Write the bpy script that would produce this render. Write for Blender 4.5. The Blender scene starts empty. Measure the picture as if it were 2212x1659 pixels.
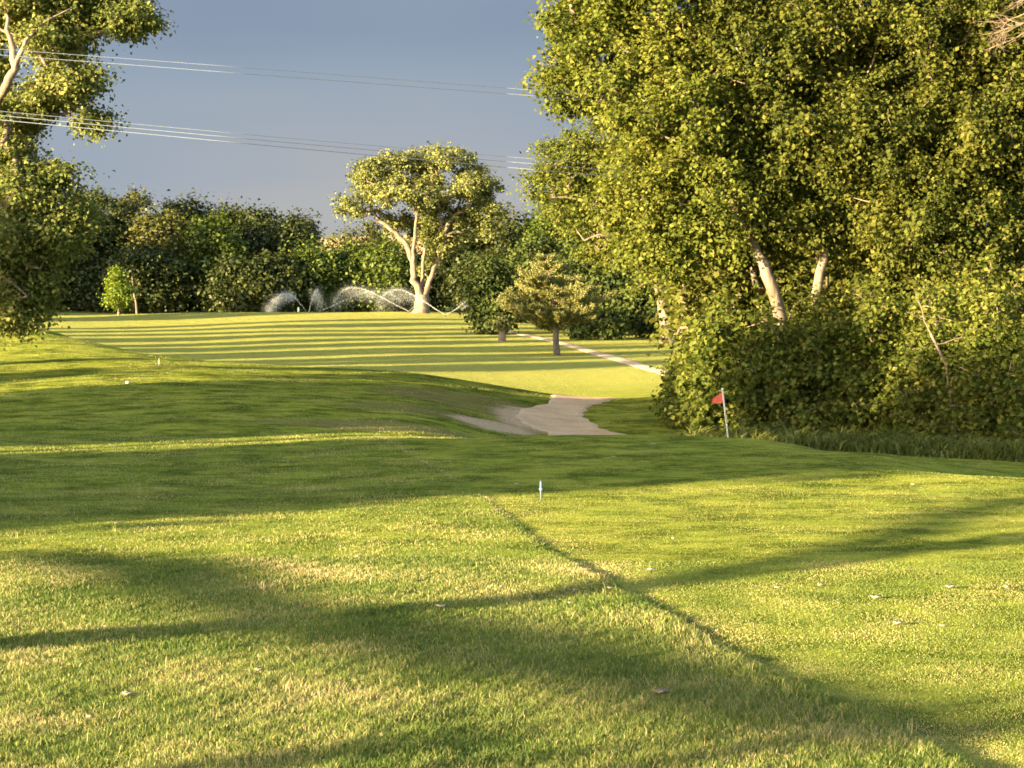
import bpy, math, random
import numpy as np
from mathutils import Vector
C = bpy.context.scene
R = math.radians

# ------------------------------------------------------------------ camera
# picture coordinates below are on a 2212 x 1659 sheet of the photograph
F = 4128.0; HZ = 620.0; CH = 3.45
cam = bpy.data.cameras.new('camera'); camo = bpy.data.objects.new('camera', cam)
C.collection.objects.link(camo); C.camera = camo
cam.sensor_width = 36; cam.lens = 36*F/2212
cam.clip_start = .1; cam.clip_end = 9000
camo.location = (0, 0, CH)
camo.rotation_euler = (R(90) - math.atan((829.5-HZ)/F), 0, 0)

# ------------------------------------------------------------------ sky, sun
AZ = R(33); EL = R(9.0)            # light travels towards +x, and +y by AZ
LD = Vector((math.cos(AZ)*math.cos(EL), math.sin(AZ)*math.cos(EL), -math.sin(EL)))
world = bpy.data.worlds.new('World'); C.world = world; world.use_nodes = True
wt = world.node_tree; wn = wt.nodes; wl = wt.links
for n in list(wn): wn.remove(n)
SKY = .10
sky = wn.new('ShaderNodeTexSky'); sky.sky_type = 'NISHITA'; sky.sun_disc = False
sky.sun_elevation = EL
sky.sun_rotation = math.atan2(-LD.x, -LD.y)
sky.air_density = 1.0; sky.dust_density = 1.5
tc = wn.new('ShaderNodeTexCoord')
sep = wn.new('ShaderNodeSeparateXYZ'); wl.new(tc.outputs['Generated'], sep.inputs[0])
# slate storm cloud bank filling the sky opposite the sun
mp = wn.new('ShaderNodeMapping'); mp.inputs['Scale'].default_value = (1.3, 1.3, 6.5)
mp.inputs['Rotation'].default_value = (0, R(7), 0)
wl.new(tc.outputs['Generated'], mp.inputs[0])
nz = wn.new('ShaderNodeTexNoise'); nz.inputs['Scale'].default_value = 1.9; nz.inputs['Detail'].default_value = 3.5
nz.inputs['Roughness'].default_value = .42
wl.new(mp.outputs[0], nz.inputs['Vector'])
ad = wn.new('ShaderNodeMath'); ad.operation = 'MULTIPLY_ADD'
wl.new(nz.outputs[0], ad.inputs[0]); ad.inputs[1].default_value = .27; wl.new(sep.outputs['Z'], ad.inputs[2])
rp = wn.new('ShaderNodeValToRGB'); wl.new(ad.outputs[0], rp.inputs[0])
cr = rp.color_ramp
def ck(c): return (*c, 1)
K = 1.5
cr.elements[0].position = .12; cr.elements[0].color = ck((.43*K, .42*K, .40*K))
cr.elements[1].position = .335; cr.elements[1].color = ck((.205*K, .262*K, .365*K))
e = cr.elements.new(.185); e.color = ck((.335*K, .37*K, .42*K))
e = cr.elements.new(.25); e.color = ck((.27*K, .335*K, .415*K))
e = cr.elements.new(.8); e.color = ck((.22*K, .27*K, .35*K))
mk = wn.new('ShaderNodeMapRange'); wl.new(sep.outputs['Y'], mk.inputs[0])
mk.inputs[1].default_value = -.15; mk.inputs[2].default_value = .55
mx = wn.new('ShaderNodeMix'); mx.data_type = 'RGBA'
wl.new(mk.outputs[0], mx.inputs['Factor'])
wl.new(sky.outputs[0], mx.inputs['A']); wl.new(rp.outputs[0], mx.inputs['B'])
bg = wn.new('ShaderNodeBackground'); bg.inputs['Strength'].default_value = SKY
wl.new(mx.outputs['Result'], bg.inputs[0])
wo = wn.new('ShaderNodeOutputWorld'); wl.new(bg.outputs[0], wo.inputs[0])
sl = bpy.data.lights.new('sun', 'SUN'); sl.energy = 5; sl.angle = R(.55); sl.color = (1, .78, .45)
so = bpy.data.objects.new('sun', sl); C.collection.objects.link(so)
so.rotation_euler = LD.to_track_quat('-Z', 'Y').to_euler()
C.view_settings.view_transform = 'Standard'; C.view_settings.look = 'None'
C.view_settings.exposure = 2.95; C.view_settings.gamma = 1
C.view_settings.use_curve_mapping = False
C.render.engine = 'CYCLES'
C.cycles.max_bounces = 10; C.cycles.diffuse_bounces = 6; C.cycles.transparent_max_bounces = 16
C.cycles.use_denoising = True
C.cycles.filter_width = 1.7

# ------------------------------------------------------------------ helpers
rng = np.random.default_rng(7); random.seed(7)
COL = C.collection
def link(o, parent=None):
    COL.objects.link(o)
    if parent: o.parent = parent
    return o
def tag(o, label=None, cat=None, group=None, kind=None):
    if label: o['label'] = label
    if cat: o['category'] = cat
    if group: o['group'] = group
    if kind: o['kind'] = kind
    return o
def thing(name, label, cat, loc, group=None):
    o = bpy.data.objects.new(name, None); link(o); o.location = loc; o.empty_display_size = .2
    return tag(o, label, cat, group)
def mesh_np(name, v, f, mat, parent=None, smooth=False, attrs=None):
    """v (N,3) in world coordinates; f (M,k) faces of k corners, or a list of such arrays"""
    me = bpy.data.meshes.new(name)
    v = np.asarray(v, dtype=np.float32)
    if parent is not None: v = v - np.array(parent.location, dtype=np.float32)
    fs = f if isinstance(f, list) else [f]
    me.vertices.add(len(v)); me.vertices.foreach_set('co', v.ravel())
    idx = np.concatenate([np.asarray(a, dtype=np.int32).ravel() for a in fs])
    tot = np.concatenate([np.full(len(a), a.shape[1], dtype=np.int32) for a in fs])
    st = np.concatenate([[0], np.cumsum(tot)[:-1]]).astype(np.int32)
    me.loops.add(len(idx)); me.loops.foreach_set('vertex_index', idx)
    me.polygons.add(len(tot)); me.polygons.foreach_set('loop_start', st); me.polygons.foreach_set('loop_total', tot)
    if smooth: me.polygons.foreach_set('use_smooth', np.ones(len(tot), dtype=bool))
    for k, a in (attrs or {}).items():
        at = me.attributes.new(k, 'FLOAT', 'POINT'); at.data.foreach_set('value', np.asarray(a, dtype=np.float32))
    me.update(calc_edges=True); me.validate()
    me.materials.append(mat)
    return link(bpy.data.objects.new(name, me), parent)
class Tubes:
    def __init__(s): s.v = []; s.q = []; s.n = 0
    def add(s, pts, rad, k=6):
        pts = np.asarray(pts, float); rad = np.asarray(rad, float)
        if rad.ndim == 0: rad = np.full(len(pts), float(rad))
        t = np.gradient(pts, axis=0); t /= np.linalg.norm(t, axis=1)[:, None] + 1e-9
        a = np.cross(t, np.array([.31, .94, .12])); a /= np.linalg.norm(a, axis=1)[:, None] + 1e-9
        b = np.cross(t, a)
        th = np.arange(k)*2*np.pi/k
        ring = pts[:, None] + rad[:, None, None]*(np.cos(th)[None, :, None]*a[:, None] + np.sin(th)[None, :, None]*b[:, None])
        s.v.append(ring.reshape(-1, 3)); n = len(pts)
        i = np.arange(n-1)[:, None]*k; j = np.arange(k)[None]; j2 = (j+1) % k
        s.q.append((np.stack([i+j, i+j2, i+k+j2, i+k+j], -1).reshape(-1, 4)) + s.n)
        s.n += n*k
        # end cap
        s.v.append(pts[-1:]); c = s.n; s.n += 1
        last = c - k + np.arange(k); s.q.append(np.stack([last, np.roll(last, -1), np.full(k, c), np.full(k, c)], -1)[:, :4])
    def build(s, name, mat, parent=None):
        q = np.concatenate(s.q); tri = q[:, 2] == q[:, 3]
        return mesh_np(name, np.concatenate(s.v), [q[~tri], q[tri][:, :3]], mat, parent, smooth=True)

def P(X, row, d):
    return np.array([(X-1106)/F*d, d, CH-(row-HZ)/F*d])

# ---- materials
def nt(name):
    m = bpy.data.materials.new(name); m.use_nodes = True
    t = m.node_tree
    for n in list(t.nodes): t.nodes.remove(n)
    return m, t
def N(t, typ, **kw):
    n = t.nodes.new(typ)
    for k, v in kw.items(): setattr(n, k, v)
    return n
def leaf_mat(name, dark, mid, light, transl=.35, rough=.5, scale=.35, spec=.35):
    m, t = nt(name)
    at = N(t, 'ShaderNodeAttribute', attribute_name='var')
    tcn = N(t, 'ShaderNodeTexCoord')
    no = N(t, 'ShaderNodeTexNoise'); no.inputs['Scale'].default_value = scale; no.inputs['Detail'].default_value = 2
    t.links.new(tcn.outputs['Object'], no.inputs['Vector'])
    a = N(t, 'ShaderNodeMath', operation='MULTIPLY_ADD'); t.links.new(at.outputs['Fac'], a.inputs[0]); a.inputs[1].default_value = .6
    b = N(t, 'ShaderNodeMath', operation='MULTIPLY_ADD'); t.links.new(no.outputs[0], b.inputs[0]); b.inputs[1].default_value = .9; b.inputs[2].default_value = -.25
    t.links.new(b.outputs[0], a.inputs[2])
    r = N(t, 'ShaderNodeValToRGB'); t.links.new(a.outputs[0], r.inputs[0])
    r.color_ramp.elements[0].position = .12; r.color_ramp.elements[0].color = ck(dark)
    r.color_ramp.elements[1].position = .92; r.color_ramp.elements[1].color = ck(light)
    e = r.color_ramp.elements.new(.5); e.color = ck(mid)
    p = N(t, 'ShaderNodeBsdfPrincipled'); t.links.new(r.outputs[0], p.inputs['Base Color'])
    p.inputs['Roughness'].default_value = rough; p.inputs['Specular IOR Level'].default_value = spec
    tr = N(t, 'ShaderNodeBsdfTranslucent'); t.links.new(r.outputs[0], tr.inputs[0])
    mxs = N(t, 'ShaderNodeMixShader'); mxs.inputs[0].default_value = transl
    t.links.new(p.outputs[0], mxs.inputs[1]); t.links.new(tr.outputs[0], mxs.inputs[2])
    o = N(t, 'ShaderNodeOutputMaterial'); t.links.new(mxs.outputs[0], o.inputs[0])
    return m
def bark_mat(name, c1, c2, scale=6):
    m, t = nt(name)
    tcn = N(t, 'ShaderNodeTexCoord'); mpn = N(t, 'ShaderNodeMapping'); mpn.inputs['Scale'].default_value = (1, 1, .22)
    t.links.new(tcn.outputs['Object'], mpn.inputs[0])
    no = N(t, 'ShaderNodeTexNoise'); no.inputs['Scale'].default_value = scale; no.inputs['Detail'].default_value = 6; no.inputs['Roughness'].default_value = .7
    t.links.new(mpn.outputs[0], no.inputs['Vector'])
    r = N(t, 'ShaderNodeValToRGB'); t.links.new(no.outputs[0], r.inputs[0])
    r.color_ramp.elements[0].position = .35; r.color_ramp.elements[0].color = ck(c1)
    r.color_ramp.elements[1].position = .65; r.color_ramp.elements[1].color = ck(c2)
    p = N(t, 'ShaderNodeBsdfPrincipled'); t.links.new(r.outputs[0], p.inputs['Base Color']); p.inputs['Roughness'].default_value = .85
    bu = N(t, 'ShaderNodeBump'); bu.inputs['Strength'].default_value = .8; bu.inputs['Distance'].default_value = .05
    t.links.new(no.outputs[0], bu.inputs['Height']); t.links.new(bu.outputs[0], p.inputs['Normal'])
    o = N(t, 'ShaderNodeOutputMaterial'); t.links.new(p.outputs[0], o.inputs[0])
    return m
def plain(name, c, rough=.6, metal=0.0, var=.15, scale=20):
    m, t = nt(name)
    tcn = N(t, 'ShaderNodeTexCoord')
    no = N(t, 'ShaderNodeTexNoise'); no.inputs['Scale'].default_value = scale; no.inputs['Detail'].default_value = 4
    t.links.new(tcn.outputs['Object'], no.inputs['Vector'])
    r = N(t, 'ShaderNodeValToRGB'); t.links.new(no.outputs[0], r.inputs[0])
    r.color_ramp.elements[0].position = .3; r.color_ramp.elements[0].color = ck([x*(1-var) for x in c])
    r.color_ramp.elements[1].position = .7; r.color_ramp.elements[1].color = ck([min(1, x*(1+var)) for x in c])
    p = N(t, 'ShaderNodeBsdfPrincipled'); t.links.new(r.outputs[0], p.inputs['Base Color'])
    p.inputs['Roughness'].default_value = rough; p.inputs['Metallic'].default_value = metal
    o = N(t, 'ShaderNodeOutputMaterial'); t.links.new(p.outputs[0], o.inputs[0])
    return m

# ------------------------------------------------------------------ terrain height
def rz(row, d): return CH-(row-HZ)*d/F
PROF = {   # picture column: [(distance, height)]
 -500: [(13.7,.04),(45,-.1),(58,rz(862,58)),(72,rz(775,72)),(84,rz(700,84)),(92,2.0),(104,.6),(120,-.6),(160,-.5),(240,rz(680,240)),(270,0)],
 0:    [(13.7,.04),(45,-.1),(58,rz(862,58)),(72,rz(782,72)),(80,rz(738,80)),(88,rz(700,88)),(100,.2),(118,-.9),(160,-.6),(240,rz(681,240)),(270,0)],
 120:  [(13.7,.04),(45,-.1),(58,rz(858,58)),(72,rz(780,72)),(80,rz(733,80)),(88,rz(703,88)),(100,-.4),(118,-1.1),(160,-.7),(240,rz(681,240)),(270,0)],
 220:  [(13.7,.04),(45,-.1),(58,rz(856,58)),(72,rz(779,72)),(82,rz(738,82)),(92,-.3),(104,-1.3),(125,-1.25),(160,-.8),(240,rz(681,240)),(270,0)],
 420:  [(13.7,.04),(45,-.1),(58,rz(852,58)),(70,rz(792,70)),(78,rz(774,78)),(86,-.9),(100,-1.6),(125,-1.35),(160,-.85),(215,rz(690,215)),(232,rz(677,232)),(270,0)],
 600:  [(13.7,.04),(45,-.1),(58,rz(856,58)),(70,rz(804,70)),(76,rz(787,76)),(84,-1.5),(100,rz(812,100)),(125,-1.4),(160,rz(727,160)),(200,rz(694,200)),(228,rz(675,228)),(250,.1),(270,0)],
 900:  [(13.7,.04),(43,0),(46,-.15),(58,rz(868,58)),(70,rz(815,70)),(75,rz(801,75)),(83,-1.9),(100,rz(828,100)),(120,rz(785,120)),(150,rz(742,150)),(180,rz(712,180)),(206,rz(690,206)),(226,rz(673,226)),(250,.2),(270,0)],
 1050: [(13.7,0),(44,0),(48,-.5),(58,rz(905,58)),(70,rz(838,70)),(74,rz(826,74)),(83,-2.1),(100,rz(838,100)),(120,rz(788,120)),(150,rz(744,150)),(180,rz(714,180)),(206,rz(694,206)),(226,rz(680,226)),(250,.1),(270,0)],
 1200: [(13.7,0),(45,0),(49,-.9),(58,rz(938,58)),(66,rz(885,66)),(73,rz(851,73)),(82,-2.1),(100,rz(840,100)),(120,rz(790,120)),(150,rz(745,150)),(180,rz(715,180)),(210,rz(695,210)),(240,rz(683,240)),(270,0)],
 1310: [(13.7,0),(45,0),(49,-.9),(58,rz(938,58)),(66,rz(890,66)),(72,rz(861,72)),(80,-1.9),(100,rz(838,100)),(120,rz(790,120)),(150,rz(745,150)),(180,rz(715,180)),(210,rz(695,210)),(240,rz(683,240)),(270,0)],
 1460: [(13.7,0),(45,0),(49,-.8),(58,rz(934,58)),(66,rz(880,66)),(73,rz(851,73)),(80,-1.7),(100,rz(830,100)),(120,rz(788,120)),(150,rz(745,150)),(180,rz(715,180)),(210,rz(695,210)),(240,rz(683,240)),(270,0)],
 1650: [(13.7,0),(44,0),(48,-.75),(58,-.95),(73,-.7),(80,-1.6),(100,-1.7),(120,-1.4),(150,-1.1),(240,-.2),(270,0)],
 1900: [(13.7,0),(40.2,0),(43.5,-.6),(58,-.95),(73,-.7),(80,-1.6),(100,-1.7),(120,-1.4),(150,-1.1),(240,-.2),(270,0)],
 2212: [(13.7,0),(34.8,0),(38,-.5),(58,-.95),(73,-.7),(80,-1.6),(100,-1.7),(120,-1.4),(150,-1.1),(240,-.2),(270,0)],
 2700: [(13.7,0),(30,0),(34,-.5),(58,-.95),(73,-.7),(80,-1.6),(100,-1.7),(120,-1.4),(150,-1.1),(240,-.2),(270,0)],
}
DG = np.concatenate([np.arange(13.7, 110, .35), np.arange(110, 271, 2.)])
PX = np.array(sorted(PROF)); PT = []
for k in PX:
    a = np.array(PROF[k]); zz = np.interp(DG, a[:, 0], a[:, 1])
    PT.append(zz)
PT = np.array(PT)
XG = np.arange(PX[0], PX[-1]+1, 20.); PT = np.stack([np.interp(XG, PX, PT[:, i]) for i in range(PT.shape[1])], 1)
for it in range(14): PT[1:-1] = .25*PT[:-2]+.5*PT[1:-1]+.25*PT[2:]
PX = XG
# soften the profiles along the distance
for it in range(3):
    PT[:, 1:-1] = .25*PT[:, :-2]+.5*PT[:, 1:-1]+.25*PT[:, 2:]
def edge_x(y):   # left edge of the tee
    return np.interp(y, [10, 15.3, 16.6, 20, 25, 31, 43, 46], [4.2, 2.94, 2.39, 1.67, .51, -.35, -2.67, -3.2]) + .02*np.sin(y*2.3)+.015*np.sin(y*5.1+1)+.012*np.sin(y*17+2)*np.sin(y*3.7)
def ground(x, y):
    x = np.atleast_1d(np.asarray(x, float)); y = np.atleast_1d(np.asarray(y, float))
    yc = np.clip(y, 13.7, 270)
    X = np.clip(1106+F*x/yc, PX[0], PX[-1]-1e-3)
    j = np.clip(np.searchsorted(PX, X, side='right')-1, 0, len(PX)-2)
    u = (X-PX[j])/(PX[j+1]-PX[j])
    di = np.interp(yc, DG, np.arange(len(DG))); i = np.clip(di.astype(int), 0, len(DG)-2); w = di-i
    z = (PT[j, i]*(1-w)+PT[j, i+1]*w)*(1-u)+(PT[j+1, i]*(1-w)+PT[j+1, i+1]*w)*u
    s = np.clip((13.7-y)/13.7, 0, 1); z = z + 1.8*s*s*(3-2*s)
    amp = .014
    z = z + .07*np.clip((y-95)/50, 0, 1)*np.sin(x*.11+y*.05)*np.sin(y*.13-.06*x)
    z = z + amp*(np.sin(x*1.3+.6*np.sin(y*.7))*np.sin(y*.9+1.1*np.sin(x*.5))) + .4*amp*np.sin(2.9*x+1.7*y)*np.sin(1.3*y-2.1*x)
    z = z + .040*np.clip((edge_x(y)-x)/.18, 0, 1)*np.clip((40-y)/12, 0, 1)*(y > 10)
    return z
def gz(x, y): return float(ground(x, y)[0])
def G(X, row, d0=12, d1=268):
    """ground point seen at a picture place"""
    ds = np.linspace(d0, d1, 6000); xs = (X-1106)/F*ds
    z = ground(xs, ds); rr = HZ+(CH-z)*F/ds
    k = np.where(rr <= row)[0]
    k = k[0] if len(k) else len(ds)-1
    return np.array([xs[k], ds[k], z[k]])

# ------------------------------------------------------------------ ground
def ground_mat():
    m, t = nt('mown_grass'); L = t.links.new
    g = N(t, 'ShaderNodeNewGeometry'); sp = N(t, 'ShaderNodeSeparateXYZ'); L(g.outputs['Position'], sp.inputs[0])
    def noise(scale, detail=4, rough=.6, vec=None, sc=(1, 1, 1), rot=0):
        mpn = N(t, 'ShaderNodeMapping'); mpn.inputs['Scale'].default_value = sc; mpn.inputs['Rotation'].default_value = (0, 0, rot)
        L(g.outputs['Position'], mpn.inputs[0])
        n = N(t, 'ShaderNodeTexNoise'); n.inputs['Scale'].default_value = scale; n.inputs['Detail'].default_value = detail; n.inputs['Roughness'].default_value = rough
        L(mpn.outputs[0], n.inputs['Vector']); return n
    def ramp(src, p0, c0, p1, c1):
        r = N(t, 'ShaderNodeValToRGB'); L(src, r.inputs[0])
        r.color_ramp.elements[0].position = p0; r.color_ramp.elements[0].color = ck(c0)
        r.color_ramp.elements[1].position = p1; r.color_ramp.elements[1].color = ck(c1); return r
    def mix(f, a, b, bt='MIX'):
        x = N(t, 'ShaderNodeMix', data_type='RGBA', blend_type=bt)
        if isinstance(f, float): x.inputs['Factor'].default_value = f
        else: L(f, x.inputs['Factor'])
        if isinstance(a, tuple): x.inputs['A'].default_value = a
        else: L(a, x.inputs['A'])
        if isinstance(b, tuple): x.inputs['B'].default_value = b
        else: L(b, x.inputs['B'])
        return x.outputs['Result']
    def mr(src, a, b, c=0., d=1.):
        n = N(t, 'ShaderNodeMapRange', interpolation_type='SMOOTHSTEP'); L(src, n.inputs[0])
        for i, v in enumerate((a, b, c, d)): n.inputs[i+1].default_value = v
        return n.outputs[0]
    def mul(a, b):
        n = N(t, 'ShaderNodeMath', operation='MULTIPLY'); L(a, n.inputs[0])
        if isinstance(b, float): n.inputs[1].default_value = b
        else: L(b, n.inputs[1])
        return n.outputs[0]
    big = noise(.35, 5, .62); mid = noise(2.2, 5, .65, sc=(.55, 1.6, 1)); fine = noise(26, 6, .8)
    c = ramp(big.outputs[0], .32, (.11, .165, .018), .72, (.24, .26, .035)).outputs[0]
    c2 = ramp(mid.outputs[0], .30, (.12, .17, .018), .72, (.32, .30, .055)).outputs[0]
    col = mix(.5, c, c2)
    # mown dry streaks
    dry = noise(.9, 6, .7, sc=(.35, 1.5, 1), rot=.25)
    col = mix(mul(mr(dry.outputs[0], .56, .74), .7), col, (.36, .31, .105, 1))
    # mottled tufts on the rough slopes
    mot = noise(.8, 8, .8, sc=(.8, 1., 1), rot=-.15)
    near = mr(sp.outputs['Y'], 95., 80.)
    dk = ramp(mot.outputs[0], .42, (.28, .33, .36), .56, (1.45, 1.35, 1.4)).outputs[0]
    col = mix(mul(near, .8), col, mix(1.0, col, dk, 'MULTIPLY'))
    # fine grain
    gr = ramp(fine.outputs[0], .25, (.55, .55, .5), .75, (1.45, 1.45, 1.5)).outputs[0]
    col = mix(1.0, col, gr, 'MULTIPLY')
    # the fairway: paler, more even
    fw = mr(sp.outputs['Y'], 84., 110.)
    col = mix(mul(fw, .7), col, (.37, .345, .09, 1))
    # bare trodden soil beside the path
    def ell(cx, cy, rx, ry):
        vs = N(t, 'ShaderNodeVectorMath', operation='SUBTRACT'); L(g.outputs['Position'], vs.inputs[0]); vs.inputs[1].default_value = (cx, cy, 0)
        vm = N(t, 'ShaderNodeVectorMath', operation='MULTIPLY'); L(vs.outputs[0], vm.inputs[0]); vm.inputs[1].default_value = (1/rx, 1/ry, 0)
        ln = N(t, 'ShaderNodeVectorMath', operation='LENGTH'); L(vm.outputs[0], ln.inputs[0])
        nn = noise(1.1, 6, .75, sc=(.5, 1.4, 1))
        a = N(t, 'ShaderNodeMath', operation='MULTIPLY_ADD'); L(nn.outputs[0], a.inputs[0]); a.inputs[1].default_value = 1.5; L(ln.outputs['Value'], a.inputs[2])
        return mr(a.outputs[0], 1.85, 1.45)
    soil = ramp(noise(7, 6, .7).outputs[0], .3, (.40, .275, .165), .75, (.72, .54, .36)).outputs[0]
    for e4 in WORN: col = mix(mul(ell(*e4), .6), col, (.20, .155, .07, 1))
    for e4 in SOIL: col = mix(ell(*e4), col, soil)
    # random fibre direction: turf is upright blades, not a flat sheet
    wn1 = noise(95, 2, .9)
    v = N(t, 'ShaderNodeVectorMath', operation='SUBTRACT'); L(wn1.outputs['Color'], v.inputs[0]); v.inputs[1].default_value = (.5, .5, .5)
    v2 = N(t, 'ShaderNodeVectorMath', operation='MULTIPLY'); L(v.outputs[0], v2.inputs[0]); v2.inputs[1].default_value = (7.5, 7.5, 1.)
    v3 = N(t, 'ShaderNodeVectorMath', operation='ADD'); L(v2.outputs[0], v3.inputs[0]); L(g.outputs['Normal'], v3.inputs[1])
    v4 = N(t, 'ShaderNodeVectorMath', operation='NORMALIZE'); L(v3.outputs[0], v4.inputs[0])
    p = N(t, 'ShaderNodeBsdfDiffuse'); L(col, p.inputs['Color']); L(v4.outputs[0], p.inputs['Normal'])
    tr = N(t, 'ShaderNodeBsdfTranslucent'); L(col, tr.inputs['Color']); L(v4.outputs[0], tr.inputs['Normal'])
    ms = N(t, 'ShaderNodeMixShader'); ms.inputs[0].default_value = .0; L(p.outputs[0], ms.inputs[1]); L(tr.outputs[0], ms.inputs[2])
    o = N(t, 'ShaderNodeOutputMaterial'); L(ms.outputs[0], o.inputs[0])
    return m
# bare soil places (centre x, y, radii) measured on the slope behind the tee
s1 = G(1090, 895, 50, 74); s2 = G(1010, 905, 50, 74); s3 = G(920, 932, 44.5, 60); s4 = G(700, 925, 44.5, 60); s5 = G(1060, 918, 50, 74)
SOIL = [(s1[0]+.9, s1[1], 1.4, 4.2), (s5[0], s5[1], 1.3, 2.2)]
WORN = [(s2[0], s2[1], 4.0, 2.2), (s3[0], s3[1], 3.2, 1.2), (s4[0]+1, s4[1]+1.5, 3.5, 1.2), (s1[0]-1, s1[1]+2, 3.5, 4.)]
GM = ground_mat()
ys = np.concatenate([np.arange(-80, -4, 6.), np.arange(-4, 12, 1.), np.arange(12, 50, .14), np.arange(50, 92, .22), np.arange(92, 270, 1.3), np.geomspace(270, 6000, 40)])
ss = np.concatenate([-np.geomspace(3.5, .48, 26), np.linspace(-.45, .45, 420), np.geomspace(.48, 3.5, 26)])
W = np.where(ys > 30, ys, 30*.5+ys*.5); W = np.maximum(W, 14.)
gx = ss[None]*W[:, None]; gy = np.repeat(ys[:, None], len(ss), 1)
gzv = ground(gx.ravel(), gy.ravel())
nr, nc = len(ys), len(ss)
ii = np.arange(nr-1)[:, None]*nc + np.arange(nc-1)[None]
mesh_np('ground', np.stack([gx.ravel(), gy.ravel(), gzv], -1), np.stack([ii, ii+1, ii+nc+1, ii+nc], -1).reshape(-1, 4), GM, smooth=True)['kind'] = 'structure'

# far dry hill
hx = np.linspace(-900, 700, 60); hy = np.linspace(620, 1500, 30)
HX, HY = np.meshgrid(hx, hy); u = np.clip((HY-640)/330, 0, 1); HZZ = -1+u*u*(3-2*u)*(31+5*np.sin(HX*.006+.6)+2*np.sin(HX*.021)) + .8*np.sin(HX*.05)*np.sin(HY*.03)*u
ii = np.arange(29)[:, None]*60+np.arange(59)[None]
mesh_np('hill', np.stack([HX.ravel(), HY.ravel(), HZZ.ravel()], -1), np.stack([ii, ii+1, ii+61, ii+60], -1).reshape(-1, 4), plain('dry_hill_grass', (.42, .29, .13), .9, var=.3, scale=.02), smooth=True)['kind'] = 'structure'

# ------------------------------------------------------------------ paths
def path_mat():
    m, t = nt('path_gravel'); L = t.links.new
    g = N(t, 'ShaderNodeNewGeometry')
    a = N(t, 'ShaderNodeTexNoise'); a.inputs['Scale'].default_value = .9; a.inputs['Detail'].default_value = 8; a.inputs['Roughness'].default_value = .7; L(g.outputs['Position'], a.inputs['Vector'])
    b = N(t, 'ShaderNodeTexNoise'); b.inputs['Scale'].default_value = 30; b.inputs['Detail'].default_value = 4; L(g.outputs['Position'], b.inputs['Vector'])
    r = N(t, 'ShaderNodeValToRGB'); L(a.outputs[0], r.inputs[0])
    r.color_ramp.elements[0].position = .3; r.color_ramp.elements[0].color = (.50, .345, .205, 1)
    r.color_ramp.elements[1].position = .72; r.color_ramp.elements[1].color = (.72, .52, .34, 1)
    r2 = N(t, 'ShaderNodeValToRGB'); L(b.outputs[0], r2.inputs[0])
    r2.color_ramp.elements[0].color = (.7, .7, .7, 1); r2.color_ramp.elements[1].color = (1.3, 1.3, 1.3, 1)
    x = N(t, 'ShaderNodeMix', data_type='RGBA', blend_type='MULTIPLY'); x.inputs['Factor'].default_value = 1; L(r.outputs[0], x.inputs['A']); L(r2.outputs[0], x.inputs['B'])
    v = N(t, 'ShaderNodeVectorMath', operation='SUBTRACT'); L(b.outputs['Color'], v.inputs[0]); v.inputs[1].default_value = (.5, .5, .5)
    v2 = N(t, 'ShaderNodeVectorMath', operation='MULTIPLY'); L(v.outputs[0], v2.inputs[0]); v2.inputs[1].default_value = (3., 3., .5)
    v3 = N(t, 'ShaderNodeVectorMath', operation='ADD'); L(v2.outputs[0], v3.inputs[0]); L(g.outputs['Normal'], v3.inputs[1])
    v4 = N(t, 'ShaderNodeVectorMath', operation='NORMALIZE'); L(v3.outputs[0], v4.inputs[0])
    d = N(t, 'ShaderNodeBsdfDiffuse'); L(x.outputs['Result'], d.inputs[0]); L(v4.outputs[0], d.inputs['Normal'])
    o = N(t, 'ShaderNodeOutputMaterial'); L(d.outputs[0], o.inputs[0]); return m
PM = path_mat()
def ribbon(name, L_, R_, n, m, lift=.03):
    """L_/R_: matching edge points on the ground"""
    L_ = np.array(L_)[:, :2]; R_ = np.array(R_)[:, :2]
    s = np.linspace(0, len(L_)-1, n)
    k = np.arange(len(L_))
    def sm(A):
        B = np.stack([np.interp(s, k, A[:, 0]), np.interp(s, k, A[:, 1])], -1)
        for _ in range(max(2, n//len(L_)//2)**2//3+2): B[1:-1] = .25*B[:-2]+.5*B[1:-1]+.25*B[2:]
        return B
    A, B = sm(L_), sm(R_); w = np.linspace(0, 1, m)
    wob = .06*np.sin(np.arange(n)*.9)+.05*np.sin(np.arange(n)*.37+1)
    dirn = (B-A)/np.linalg.norm(B-A, axis=1)[:, None]
    A = A - dirn*wob[:, None]; B = B + dirn*np.roll(wob, 7)[:, None]
    pts = A[:, None]*(1-w[None, :, None]) + B[:, None]*w[None, :, None]
    z = ground(pts[..., 0].ravel(), pts[..., 1].ravel()) + lift*np.tile(np.where((w == 0) | (w == 1), -.6, 1), n)
    ii = np.arange(n-1)[:, None]*m+np.arange(m-1)[None]
    o = mesh_np(name, np.stack([pts[..., 0].ravel(), pts[..., 1].ravel(), z], -1), np.stack([ii, ii+1, ii+m+1, ii+m], -1).reshape(-1, 4), PM, smooth=True)
    o['kind'] = 'structure'; return o
g = lambda X, r: G(X, r, 50, 74)
Lp = [(-.2+.9, 52), g(1185, 936), g(1135, 918), g(1105, 900), g(1135, 880), g(1190, 868), g(1185, 858), g(1190, 851.8)]
Rp = [(5.0, 53), g(1335, 936), g(1300, 924), g(1270, 905), g(1262, 892), g(1275, 880), g(1300, 870), g(1335, 862.3)]
Lp = [np.array([*p[:2], 0]) for p in Lp]; Rp = [np.array([*p[:2], 0]) for p in Rp]
e1, e2 = Lp[-1], Rp[-1]
Lp += [e1+np.array([.8, 5, 0]), e1+np.array([2.6, 14, 0])]; Rp += [e2+np.array([.9, 5, 0]), e2+np.array([3.0, 14, 0])]
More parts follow.
